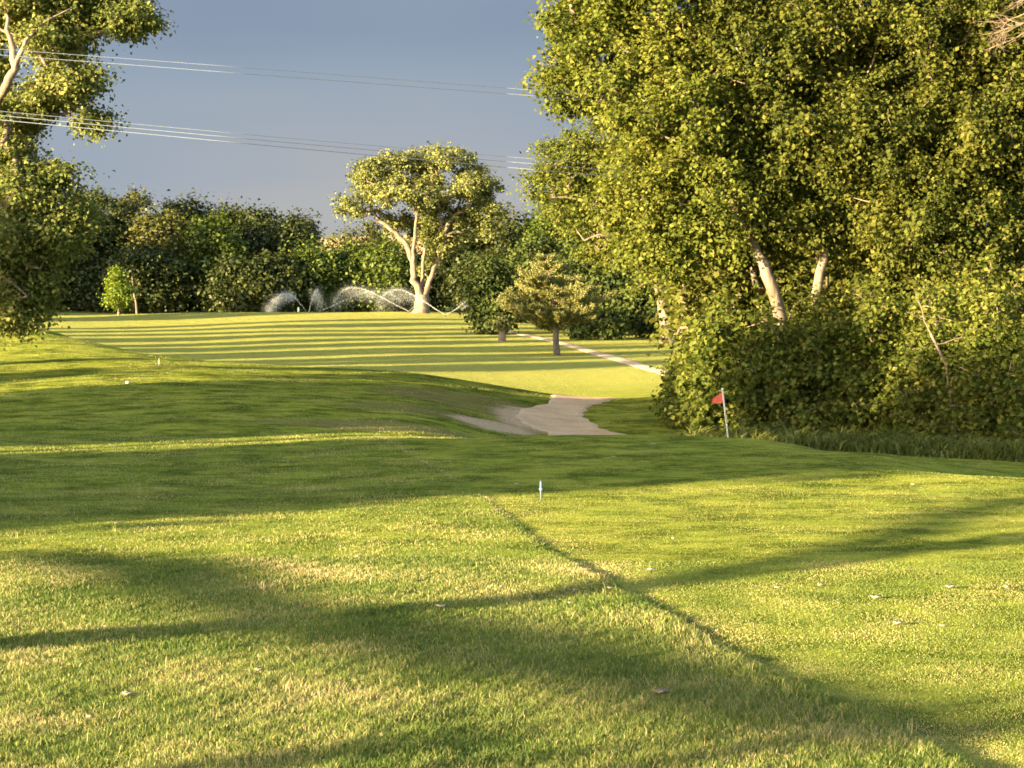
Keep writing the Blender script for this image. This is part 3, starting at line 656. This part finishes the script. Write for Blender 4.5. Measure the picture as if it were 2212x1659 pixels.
# understorey
US = [(1545, 55.5, 650, 150, 'broad leaved bush at the left foot of the right hand wood, above the flag', 200, .12),
      (1660, 54.5, 660, 170, 'leafy shrub right behind the small red flag', 200, .10),
      (1770, 54, 640, 170, 'tall shrub under the slim sunlit trunk', 200, .10),
      (1890, 53.5, 600, 180, 'dense shrub in the middle of the shaded undergrowth', 220, .10),
      (2020, 52, 600, 180, 'dark shrub with bare crossing stems at right', 200, .095),
      (2150, 50, 560, 190, 'tall shrub at the right edge of the frame', 230, .095),
      (1480, 60, 760, 80, 'small bright bush where the path meets the wood', 90, .11),
      (2260, 48, 700, 150, 'shrub cut by the right frame edge', 130, .095)]
for X, d, rt, w, lab, nclu, ls in US:
    base = on(X, d); h = HZ+(CH-base[2])*F/d-rt
    L = [lob(X, rt+h*.3, d, w*.40, h*.3, 1.2), lob(X-w*.2, rt+h*.6, d, w*.42, h*.32, 1.2), lob(X+w*.2, rt+h*.62, d-.2, w*.42, h*.32, 1.2), lob(X, rt+h*.85, d-.6, w*.55, h*.2, 1.3)]
    tree('shrub', lab, [base, base*.55+L[0][0]*.45, L[0][0]], [.07, .05, .02], L, nclu, 46, ls, .2, leaf_b, bark_pale, cat='shrub', group='undergrowth shrubs of the right hand wood', shell=.35, k=.012, rmin=.008, minz=base[2]+.05)

# bare dead tree whose branches reach in at the upper right corner
def bare_branch(t, start, dirv, length, rad, depth, tb):
    n = 5; pts = [np.array(start)]; d_ = norm(np.array(dirv, float))
    for i in range(n):
        d_ = norm(d_+rng.normal(0, .16, 3)); pts.append(pts[-1]+d_*length/n)
    tb.add(pts, np.linspace(rad, rad*.35, n+1), 5)
    if depth:
        for i in range(2, n+1):
            for _ in range(2 if depth > 1 else 1):
                if rng.random() < .85: bare_branch(t, pts[i], norm(d_+rng.normal(0, .75, 3)), length*rng.uniform(.4, .65), rad*.45, depth-1, tb)
b = on(2440, 44)
t = thing('dead_tree', 'leafless dead branches reaching in at the upper right corner', 'tree', tuple(b)); tb = Tubes()
tb.add([b-np.array([0, 0, .3]), P(2440, 600, 44), P(2420, 200, 44), P(2400, -60, 44), P(2380, -250, 44)], [.24, .2, .15, .1, .03], 8)
for sX, sr, dr, ln in [(2400, 40, (-1, 0, .08), 1.9), (2405, -20, (-1, .1, .02), 2.0), (2400, -90, (-1, .1, .0), 2.0)]:
    bare_branch(t, P(sX, sr, 44), dr, ln, .045, 3, tb)
tb.build('trunk', bark_cw, t)
# bare stems within the shade
for X0, r0, X1, r1, dd, rr_, lab in [(1668, 430, 1735, 520, 51.2, .03, None), (2010, 720, 2045, 790, 50.4, .035, 'bare leaning stem in the dark undergrowth at right')]:
    if lab:
        a = P(X1, 870, dd); c = P(X0, r0, dd); base = on(X1+25, dd); t = thing('bare_stem', lab, 'dead stem', tuple(base)); tb = Tubes()
        tb.add([base, P(X1, r1, dd), P(X0, r0, dd)], [.05, .04, .03], 6)
        bare_branch(t, P(X0+8, r0+25, dd), (.9, 0, .1), 1.2, .02, 1, tb); bare_branch(t, P(X0, r0, dd), (-.4, .2, .8), 1.0, .02, 1, tb); tb.build('stem', bark_pale, t)

# tall weeds at the foot of the wood
def weeds():
    n = 26000; X = rng.uniform(1490, 2500, n); 
    d = np.interp(X, [1490, 1700, 1900, 2212, 2500], [52, 49.5, 47, 44.5, 43])+rng.uniform(0, 4.5, n)**1.1
    x = (X-1106)/F*d; z = ground(x, d); h = rng.uniform(.08, .50, n)**1.2*(1+.6*np.sin(x*2.3)*np.sin(d*2+x)); w = rng.uniform(.015, .05, n)
    th = rng.uniform(0, np.pi, n); s = np.stack([np.cos(th), np.sin(th), 0*th], -1)*(w/2)[:, None]
    ln = np.stack([rng.normal(0, .7, n)*h, rng.normal(0, .5, n)*h-.1*h, 0*h], -1); b = np.stack([x, d, z], -1); up = np.array([0, 0, 1.])*h[:, None]
    m_ = b+up*.65+ln*.4; v = np.stack([b-s, b+s, m_+s, m_-s, b+up*.9+ln], 1).reshape(-1, 3); k = np.arange(n)*5
    o = mesh_np('tall_grass', v, [np.stack([k, k+1, k+2, k+3], -1), np.stack([k+3, k+2, k+4], -1)], leaf_mat('weed_blades', (0.0450, 0.0640, 0.0078), (0.0900, 0.1120, 0.0168), (0.2000, 0.1920, 0.0392), .3, .6, .7), attrs={'var': np.repeat(rng.random(n), 5)})
    tag(o, 'tall shaded weeds and grass along the foot of the right hand wood', 'tall grass', kind='stuff')
weeds()

# --- left foreground tree
d = 68
tree('cottonwood_tree', 'large cottonwood reaching in from the left frame edge with a pale crooked limb', [on(-330, d), P(-300, 560, d), P(-230, 420, d), P(-120, 330, d), P(-40, 290, d)], [.55, .48, .42, .34, .26],
     [lob(60, 20, d, 110, 65, 2.6), lob(200, 15, d+.5, 100, 60, 2.4), lob(290, 45, d, 68, 46, 1.8), lob(130, 90, d-.5, 80, 50, 2), lob(-20, 130, d+2, 60, 110, 1.6), lob(170, 175, d-1, 62, 36, 1.5), lob(120, 215, d-.6, 72, 40, 1.6), lob(205, 270, d-.3, 48, 30, 1.2), lob(30, 260, d, 90, 50, 1.8),
      lob(20, 330, d-.5, 65, 50, 1.6), lob(130, 385, d-1, 40, 32, 1.1), lob(60, 420, d-1, 90, 60, 2), lob(130, 500, d-1.2, 64, 62, 1.8), lob(30, 520, d-.8, 100, 90, 2.2), lob(70, 590, d-1, 60, 50, 1.6), lob(10, 650, d-1.3, 66, 42, 1.4), lob(60, 690, d-1.2, 42, 30, 1.0), lob(5, 700, d-1.4, 42, 34, 1.0), lob(170, 470, d-1, 34, 50, 1.), lob(60, 640, d-1, 50, 40, 1.1)],
     1000, 96, .105, .30, leaf_l, bark_cw, shell=.25, k=.012, rmin=.012, group='cottonwoods',
     limbs=[([P(-40, 290, d), P(0, 225, d-1.5), P(22, 185, d-2.2), P(40, 150, d-2.4), P(34, 95, d-2.4), P(20, 30, d-2)], [.24, .17, .16, .14, .1, .05]),
            ([P(40, 150, d-2.4), P(62, 95, d-2.6), P(100, 55, d-2.4), P(170, 20, d-2)], [.1, .07, .05, .02]),
            ([P(-120, 330, d), P(-60, 480, d-1), P(20, 560, d-2), P(90, 580, d-2.2)], [.2, .14, .08, .03]),
            ([P(-60, 480, d-1), P(0, 590, d-2), P(60, 640, d-2.2)], [.12, .08, .03])])

# --- trees out of the frame on the left and behind the camera, whose shadows lie on the grass
ca, sa = math.cos(AZ), math.sin(AZ)
def uw(u, w): return (u*ca-w*sa, u*sa+w*ca)
leaf_o = leaf_mat('leaves_out_of_view', (.04, .07, .01), (.09, .13, .02), (.17, .2, .03), .25, .55, .3)
OUT = 'trees left of the view'
def outtree(u, w, z1, z2, r, ncl=110, trunk_r=.22, ls=.5, nl=40, cr=.7, label='tree standing out of view to the left of the fairway', dens=1):
    x, y = uw(u, w); g_ = gz(x, y); b = np.array([x, y, g_])
    z1 += max(g_, 0)*0; m_ = (z1+z2)/2; hh = (z2-z1)/2
    wv = np.array([-sa, ca, 0])
    L = [(b*[1, 1, 0]+[0, 0, m_+hh*.4], (r*.8, r*.8, hh*.6)), (b*[1, 1, 0]+wv*r*.2+[0, 0, m_-hh*.25], (r, r, hh*.6)), (b*[1, 1, 0]-wv*r*.2+[0, 0, m_-hh*.5], (r*.9, r*.9, hh*.5))]
    tree('tree', label, [b, b+[0, 0, (m_-g_)*.6], b*[1, 1, 0]+[0, 0, m_+hh*.5]], [trunk_r, trunk_r*.8, .06], L, ncl, nl, ls, cr, leaf_o, bark_dark, group=OUT, shell=.15, k=.03, rmin=.03, minz=g_+.2)
# band over the far half of the tee, w 26.5..39
for w, zt, r in [(28.9, 9.5, 2.3), (32.6, 10.2, 2.8), (35.7, 9.8, 2.3)]:
    outtree(-24, w, .3, zt+1.2, r, 200, ls=.6, nl=46)
# band over path and slope, w 41..58
for w, zt, r in [(44.4, 9.5, 2.2), (47.6, 10.6, 2.9), (52., 10.8, 3.0), (56., 10., 2.7)]:
    outtree(-26, w, .3, zt, r, 210, ls=.6, nl=46)
outtree(-24, 40.2, 8.8, 12.6, 1.0, 120, ls=.45, nl=46, cr=.45)
outtree(-20, 61.3, 8.8, 11.8, 1.5, 130, ls=.45, nl=46, cr=.45)
outtree(-20, 64.8, 9.8, 12.4, 1.3, 120, ls=.45, nl=46, cr=.45)
# strip trees for the fairway
for u, w, z1, z2, r in [(-8, 64.5, .4, 5, .55), (-28, 75, .5, 7, .9), (-28, 80.5, 1, 9, 1.1), (-28, 88, 1, 10, 1.6),
                        (-28, 99, 2, 18, 3.0), (-28, 106.5, 2, 17, .5), (-26, 111, 2, 19, 1.7), (-26, 118, 2, 19, .6), (-24, 122, 2, 18, .5), (-20, 130, 2, 20, 2.7), (-18, 138, 2, 20, .8), (-16, 147, 2, 21, 3.2), (-14, 156, 2, 21, 1.0), (-10, 167, 2, 21, 3.6), (-6, 179, 2, 21, 1.6)]:
    outtree(u, w, z1, z2, r, 130, ls=.7, nl=40)
# tall wood further off, shading the lower half of the far wood
for u, w, z2, r in [(20, 206, 20, 4.5), (24, 216, 21, 5), (32, 237, 22, 5), (36, 247, 21, 5), (40, 255, 21, 5), (44, 264, 21, 5), (48, 274, 21, 5)]:
    outtree(u, w, 1, z2, r, 170, ls=.9, nl=44, cr=1.)
# the tree behind the camera, its trunk and limbs drawn on the near grass
def near_caster():
    u0, w0 = -15., 18.; x, y = uw(u0, w0); g_ = gz(x, y)
    te = math.tan(EL)
    def S(X, row, dz=0):   # point above the caster's line whose shadow falls at a picture place
        p = G(X, row, 12, 60); u = p[0]*ca+p[1]*sa; w = -p[0]*sa+p[1]*ca
        z = p[2]+(u-u0)*te; xx, yy = uw(u0, w); return np.array([xx, yy, z])
    b = np.array([x, y, g_])
    tk = [b, S(60, 1393), S(650, 1350), S(1000, 1312), S(1330, 1272), S(1700, 1210)]
    t = thing('tree', 'forked tree out of view beside the camera', 'tree', tuple(b), OUT)
    tb = Tubes(); tb.add(tk, [.42, .33, .31, .27, .22, .15], 9)
    tb.add([S(1330, 1272), S(1700, 1215), S(1950, 1160), S(2212, 1075)], [.2, .17, .17, .16], 7)
    tb.add([S(1400, 1268), S(1800, 1225), S(2212, 1150)], [.1, .15, .17], 7)
    tb.add([S(700, 1345), S(500, 1290), S(380, 1240), S(200, 1212), S(20, 1192)], [.14, .15, .18, .10, .07], 7)
    tb.add([S(700, 1345), S(900, 1370), S(1100, 1400), S(1350, 1450), S(1700, 1530), S(2100, 1600)], [.18, .19, .2, .18, .17, .12], 7)
    # leaf sprays along the lower limbs and the crown above
    cs = [S(X, r) for X, r in [(350, 1235), (300, 1225), (250, 1215), (400, 1255), (950, 1385), (1050, 1400), (1130, 1420), (1200, 1440), (820, 1372)]]
    cs += [S(X, r) for X, r in [(1500, 1490), (1600, 1515), (1700, 1540), (1850, 1560), (2000, 1590), (2100, 1600), (800, 1640), (600, 1650), (1300, 1640), (1500, 1650)]]
    cs = np.array(cs); c = np.repeat(cs, 60, 0); spray = c+rng.normal(0, .11, c.shape)
    wv = np.array([-sa, ca, 0])
    L = [(np.array([x, y, 0])+wv*2.+[0, 0, 9.0], (3.5, 3.5, 2.2)), (np.array([x, y, 0])+wv*6+[0, 0, 10.0], (3., 3., 2.4)), (np.array([x, y, 0])-wv*2+[0, 0, 9.5], (3., 3., 2.2))]
    cp, cd = lobe_points(L, 220, .2); skeleton(tk, None, cp, tb, rmin=.02, k=.03); tb.build('trunk', bark_dark, t)
    c = np.repeat(cp, 40, 0); leaves('crown', np.concatenate([c+rng.normal(0, .6, c.shape), spray]), np.concatenate([np.full(len(c), .3), np.full(len(spray), .09)]), leaf_o, t)
near_caster()

# ------------------------------------------------------------------ flag
d = 47.2; x = (1577-1106)/F*d; b = np.array([x, d, gz(x, d)])
t = thing('golf_flag', 'small red flag on a leaning white pole behind the tee', 'flag', tuple(b)); tb = Tubes()
bot = P(1579, 960, d); bot[2] = b[2]; topf = P(1561, 841, d)
tb.add([b-np.array([0, 0, .05]), b*.5+topf*.5, topf], .021, 8); tb.build('pole', plain('white_pole', (.5, .48, .42), .5, var=.1), t)
tb = Tubes(); tb.add([topf, topf+np.array([-.002, 0, .03])], .03, 8); tb.build('cap', plain('pole_cap', (.75, .72, .65), .5), t)
def flag():
    A = P(1562, 845, d); B = P(1566, 871, d); Cc = P(1540, 872, d); D = P(1538, 862, d)
    n, m = 10, 8; v = []
    for i in range(n):
        s = i/(n-1); top_ = A*(1-s)+D*s; bo = B*(1-s)+Cc*s
        for j in range(m):
            w = j/(m-1); p = top_*(1-w)+bo*w; p = p+np.array([0, .03*math.sin(s*7+w*2)*s, 0]); v.append(p)
    v = np.array(v); v2 = v+np.array([0, .004, 0]); N_ = n*m
    ii = (np.arange(n-1)[:, None]*m+np.arange(m-1)[None]).reshape(-1)
    f = np.stack([ii, ii+1, ii+m+1, ii+m], -1); f2 = f[:, ::-1]+N_
    bd = [i for i in range(m)]+[i*m+m-1 for i in range(1, n)]+[(n-1)*m+j for j in range(m-2, -1, -1)]+[i*m for i in range(n-2, 0, -1)]
    bd = np.array(bd); nb = np.roll(bd, -1); f3 = np.stack([bd, nb, nb+N_, bd+N_], -1)
    mesh_np('flag_cloth', np.concatenate([v, v2]), np.concatenate([f, f2, f3]), plain('red_cloth', (.62, .10, .055), .7, var=.12, scale=30), t, smooth=True)
flag()

# ------------------------------------------------------------------ tee marker post
b = G(1169, 1080, 12, 60)
t = thing('tee_stake', 'short pale blue grey stake stuck in the tee grass', 'stake', tuple(b)); tb = Tubes()
h = 40/F*b[1]
tb.add([b-np.array([0, 0, .03]), b+[0, 0, h*.25], b+[0, 0, h*.45], b+[0, 0, h*.5], b+[0, 0, h*.95], b+[-.003, 0, h*1.02]], [.014, .017, .022, .025, .022, .01], 8)
tb.build('post', plain('pale_blue_plastic', (.06, .09, .115), .5, var=.12), t)
tb = Tubes(); tb.add([b+[0, 0, h*.52], b+[0, 0, h*.60]], .034, 10); tb.build('collar', plain('grey_plastic', (.15, .18, .2), .5), t)

# thin marker stake on the left bank
b = G(343, 790, 60, 90); t = thing('marker_stake', 'thin pale stake on the shaded left bank', 'stake', tuple(b)); tb = Tubes()
tb.add([b-np.array([0, 0, .05]), b+[0, 0, .18], b+[.01, 0, .32]], [.02, .018, .012], 6); tb.build('post', plain('weathered_wood', (.5, .42, .28), .8), t)
b = G(275, 828, 50, 80); t = thing('sprinkler_box', 'tiny white disc lying at the edge of the left bank', 'valve lid', tuple(b)); tb = Tubes()
tb.add([b-np.array([0, 0, .03]), b+[0, 0, .05], b+[0, 0, .07]], [.08, .08, .06], 12); tb.build('lid', plain('white_plastic', (.32, .3, .25), .6), t)

# ------------------------------------------------------------------ sprinklers
def water_mat():
    m, tt = nt('water_spray'); L = tt.links.new
    dfs = N(tt, 'ShaderNodeBsdfDiffuse'); dfs.inputs[0].default_value = (.85, .88, .9, 1)
    tl = N(tt, 'ShaderNodeBsdfTranslucent'); tl.inputs[0].default_value = (.85, .88, .9, 1)
    tp = N(tt, 'ShaderNodeBsdfTransparent')
    a = N(tt, 'ShaderNodeMixShader'); a.inputs[0].default_value = .5; L(dfs.outputs[0], a.inputs[1]); L(tl.outputs[0], a.inputs[2])
    b_ = N(tt, 'ShaderNodeMixShader'); b_.inputs[0].default_value = .09; L(tp.outputs[0], b_.inputs[1]); L(a.outputs[0], b_.inputs[2])
    o = N(tt, 'ShaderNodeOutputMaterial'); L(b_.outputs[0], o.inputs[0]); return m
WM = water_mat(); SPM = plain('sprinkler_black', (.05, .05, .05), .5)
def sprinkler(X, row, jets, label):
    b = G(X, row, 150, 240); d = b[1]
    t = thing('sprinkler', label, 'sprinkler', tuple(b), 'lawn sprinklers watering the far green'); tb = Tubes()
    tb.add([b-np.array([0, 0, .05]), b+[0, 0, .12], b+[0, 0, .13], b+[0, 0, .2]], [.05, .05, .08, .06], 10); tb.build('head', SPM, t)
    for pts, dense, spread, depth in jets:
        pw = [b+[0, 0, .2]]+[P(Xp, rp, d+dd) for Xp, rp, dd in pts]
        pw = np.array(pw); s = np.linspace(0, len(pw)-1, 60)
        # smooth curve through the points (Catmull-Rom)
        ext = np.vstack([2*pw[0]-pw[1], pw, 2*pw[-1]-pw[-2]]); cv = []
        for q_ in s:
            i = min(int(q_), len(pw)-2); f = q_-i; p0, p1, p2, p3 = ext[i:i+4]
            cv.append(.5*((2*p1)+(-p0+p2)*f+(2*p0-5*p1+4*p2-p3)*f*f+(-p0+3*p1-3*p2+p3)*f**3))
        cv = np.array(cv); n = int(dense*.9)
        f = rng.random(n)**.9; c = np.stack([np.interp(f, np.linspace(0, 1, 60), cv[:, i]) for i in range(3)], -1)
        r = (.02+.10*f**2)*spread; c = c+rng.normal(size=(n, 3))*r[:, None]
        # falling curtain of fine drops
        m = int(dense*3.2*depth); fm = rng.uniform(.35, 1, m); cm = np.stack([np.interp(fm, np.linspace(0, 1, 60), cv[:, i]) for i in range(3)], -1)
        drop = np.abs(rng.normal(0, 1, m))*(cm[:, 2]-b[2])*.42*(fm**1.1); cm[:, 2] = np.maximum(b[2]+.03, cm[:, 2]-drop); cm = cm+rng.normal(size=(m, 3))*(.15+.3*fm[:, None])
        cc = np.vstack([c, cm]); sz = np.concatenate([rng.uniform(.03, .055, n), rng.uniform(.02, .045, m)])[:, None]
        k = len(cc); tet = np.array([[1, 1, 1], [-1, -1, 1], [-1, 1, -1], [1, -1, -1]])*.5
        v = (cc[:, None]+tet[None]*sz[:, None]).reshape(-1, 3); i0 = np.arange(k)[:, None]*4
        fc = np.concatenate([i0+np.array([[0, 1, 2]]), i0+np.array([[0, 3, 1]]), i0+np.array([[0, 2, 3]]), i0+np.array([[1, 3, 2]])])
        mesh_np('water_jet', v, fc, WM, t)
sprinkler(661, 674, [([(648, 655), (636, 641), (620, 634), (603, 640), (590, 655), (578, 676)], 1700, 1.6, 2.2)] if False else [([(648, 655, 0), (636, 641, 1), (620, 634, 2), (603, 641, 3), (590, 655, 4), (578, 678, 5)], 1900, 1.5, 2.4)], 'leftmost sprinkler throwing a dense white arc to the left')
sprinkler(668, 677, [([(672, 655, 1), (678, 638, 2), (685, 625, 4), (690, 640, 7), (694, 660, 9)], 1100, 1.2, 1.6)], 'sprinkler throwing a narrow plume almost straight up')
sprinkler(691, 676, [([(725, 658, 1), (760, 642, 2), (800, 630, 3), (840, 634, 4), (868, 652, 5)], 1500, 1., .5)], 'sprinkler throwing a long thin jet up to the right')
sprinkler(883, 676, [([(850, 656, 1), (815, 637, 2), (785, 625, 3), (755, 622, 4), (733, 634, 5), (720, 660, 6)], 2000, 1.3, 1.1), ([(893, 664, 1), (903, 657, 2), (915, 660, 3)], 250, .8, .4)], 'sprinkler by the big cottonwood throwing a long arc to the left')
sprinkler(962, 684, [([(940, 667, 1), (918, 652, 2), (890, 636, 3), (865, 626, 4), (838, 630, 5), (815, 655, 6)], 1800, 1.3, 1.0), ([(985, 668, 1), (1003, 654, 2), (1020, 646, 3), (1035, 652, 4)], 1000, 1.1, .5)], 'rightmost sprinkler with two opposite jets right of the big cottonwood')
# pale post by the left sprinklers
b = G(645, 671, 200, 240); t = thing('marker_post', 'tiny cream post on the green beside the leftmost sprinkler', 'post', tuple(b)); tb = Tubes()
tb.add([b, b+[0, 0, .35], b+[0, 0, .55], b+[0, 0, .62]], [.13, .14, .12, .05], 10); tb.build('post', plain('cream_paint', (.75, .68, .5), .6), t)

# ------------------------------------------------------------------ overhead wires
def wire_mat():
    m, tt = nt('aluminium_wire_painted_sun'); p = N(tt, 'ShaderNodeBsdfPrincipled'); gg = N(tt, 'ShaderNodeNewGeometry'); sx = N(tt, 'ShaderNodeSeparateXYZ'); tt.links.new(gg.outputs['Position'], sx.inputs[0])
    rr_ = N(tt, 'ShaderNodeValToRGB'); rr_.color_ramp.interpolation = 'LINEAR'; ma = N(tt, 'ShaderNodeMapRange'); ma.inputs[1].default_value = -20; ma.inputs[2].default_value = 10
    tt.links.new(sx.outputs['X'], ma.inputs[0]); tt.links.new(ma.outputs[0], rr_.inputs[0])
    rr_.color_ramp.elements[0].position = .40; rr_.color_ramp.elements[0].color = (.75, .75, .75, 1); rr_.color_ramp.elements[1].position = .43; rr_.color_ramp.elements[1].color = (.17, .18, .20, 1)  # sunlit left stretch and shaded right stretch painted into the wire colour
    for q_, v_ in ((.66, .18), (.665, .7), (.685, .7), (.69, .18)): e_ = rr_.color_ramp.elements.new(q_); e_.color = (v_, v_, v_, 1)  # one more short sunlit stretch, also painted
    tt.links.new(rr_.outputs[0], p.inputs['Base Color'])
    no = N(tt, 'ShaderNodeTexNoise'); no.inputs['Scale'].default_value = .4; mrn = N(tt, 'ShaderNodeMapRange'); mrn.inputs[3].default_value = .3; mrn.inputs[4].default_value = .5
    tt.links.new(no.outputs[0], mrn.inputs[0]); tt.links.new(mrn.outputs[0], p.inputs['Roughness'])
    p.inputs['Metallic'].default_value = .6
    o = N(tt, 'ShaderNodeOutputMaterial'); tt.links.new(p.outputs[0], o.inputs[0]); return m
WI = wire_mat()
WR = [([(-700, 60), (0, 108), (330, 135), (870, 178), (1500, 225)], .0055, 'uppermost overhead wire crossing the sky'),
      ([(-700, 70), (0, 120), (440, 157), (870, 190), (1500, 236)], .007, 'second highest overhead wire crossing the sky'),
      ([(-700, 170), (90, 250), (475, 288), (830, 318), (1500, 372)], .0055, 'top wire of the lower bundle of overhead wires'),
      ([(-700, 180), (90, 259), (475, 298), (850, 329), (1500, 384)], .0085, 'middle wire of the lower bundle of overhead wires'),
      ([(-700, 190), (90, 268), (475, 309), (850, 340), (1190, 371), (1500, 398)], .010, 'lowest wire of the lower bundle of overhead wires')]
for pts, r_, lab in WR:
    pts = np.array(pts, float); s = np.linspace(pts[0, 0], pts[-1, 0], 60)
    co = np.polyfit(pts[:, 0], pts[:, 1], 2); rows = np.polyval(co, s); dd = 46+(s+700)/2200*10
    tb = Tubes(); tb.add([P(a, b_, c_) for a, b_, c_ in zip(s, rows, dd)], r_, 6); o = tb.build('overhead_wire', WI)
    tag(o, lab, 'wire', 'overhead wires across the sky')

# ------------------------------------------------------------------ fallen leaves and litter
LM = plain('pale_fallen_leaf', (.34, .29, .20), .6, var=.15, scale=40); LM2 = plain('brown_fallen_leaf', (.3, .19, .13), .7, var=.25, scale=40)
def fallen(X, row, size, lab, mat=LM, cat='leaf', name='fallen_leaf'):
    p = G(X, row, 12, 60); p[2] += .035 if p[0] < edge_x(p[1]) else .018
    n = 10; a = np.linspace(0, 2*np.pi, n, endpoint=False)+rng.uniform(0, 1); rr = size*.5*(1+.35*np.sin(a*1+1)+.2*rng.normal(size=n)); rr = np.clip(rr, size*.25, size)
    st = rng.uniform(1.0, 1.7); rim = np.stack([np.cos(a)*rr*st, np.sin(a)*rr*.8, .25*size*np.abs(np.sin(a*1.5+rng.uniform(0, 3)))+.1*size], -1)+p
    top = p+np.array([0, 0, size*.16]); bt = p-np.array([0, 0, .01])
    v = np.vstack([rim, top[None], rim-[0, 0, .004], bt[None]]); i = np.arange(n); j = (i+1) % n
    f = np.concatenate([np.stack([i, j, np.full(n, n)], -1), np.stack([j+n+1, i+n+1, np.full(n, 2*n+1)], -1)]); f4 = np.stack([i, i+n+1, j+n+1, j], -1)
    o = mesh_np(name, v-p, [f4, f], mat); o.location = p; tag(o, lab, cat, 'fallen leaves and scraps on the grass')
for a in [(551, 1463, .06, 'pale curled leaf in the rough near the bottom left'), (266, 1518, .085, 'long white scrap lying in the grass at the bottom left'), (1318, 1281, .06, 'white leaf just below the trunk shadow where it meets the tee edge'),
          (1242, 1285, .04, 'small pale leaf left of the one below the trunk shadow'), (948, 1322, .075, 'flat pale leaf inside the left part of the trunk shadow'), (1895, 1299, .08, 'broad white leaf on the sunny right of the tee'),
          (2057, 1276, .085, 'white leaf on the tee under the right shadow limbs'), (2180, 1276, .07, 'white leaf on the tee closest to the right frame edge'), (1944, 1356, .08, 'pale leaf lying below the broad white one'),
          (2040, 1360, .045, 'small round pale leaf right of the lower tee leaf'), (1683, 1276, .05, 'small pale leaf under the middle of the trunk shadow'), (1775, 1271, .05, 'small pale leaf just right under the trunk shadow'),
          (1407, 1237, .07, 'pale leaf lying just above the trunk shadow'), (1455, 1168, .05, 'lone pale leaf in the middle of the sunny tee'), (1410, 962, .09, 'pale speck of leaf near the far edge of the tee'), (1325, 990, .08, 'pale leaf in the shaded back of the tee'),
          (1115, 1050, .07, 'pale leaf left of the blue stake'), (770, 1211, .05, 'small white scrap in the sunny rough at left centre'), (248, 1137, .06, 'white scrap at the edge of the shade at left'), (1975, 1050, .06, 'small pale leaf far right on the sunny tee'), (1230, 1283+30, .03, 'tiny pale crumb under the small leaf pair')]:
    fallen(*a)
fallen(1427, 1514, .10, 'brown and cream curled leaf in the rough at lower centre', LM2)
fallen(183, 1487+80, .05, 'small tan leaf in the rough at far lower left', LM2)
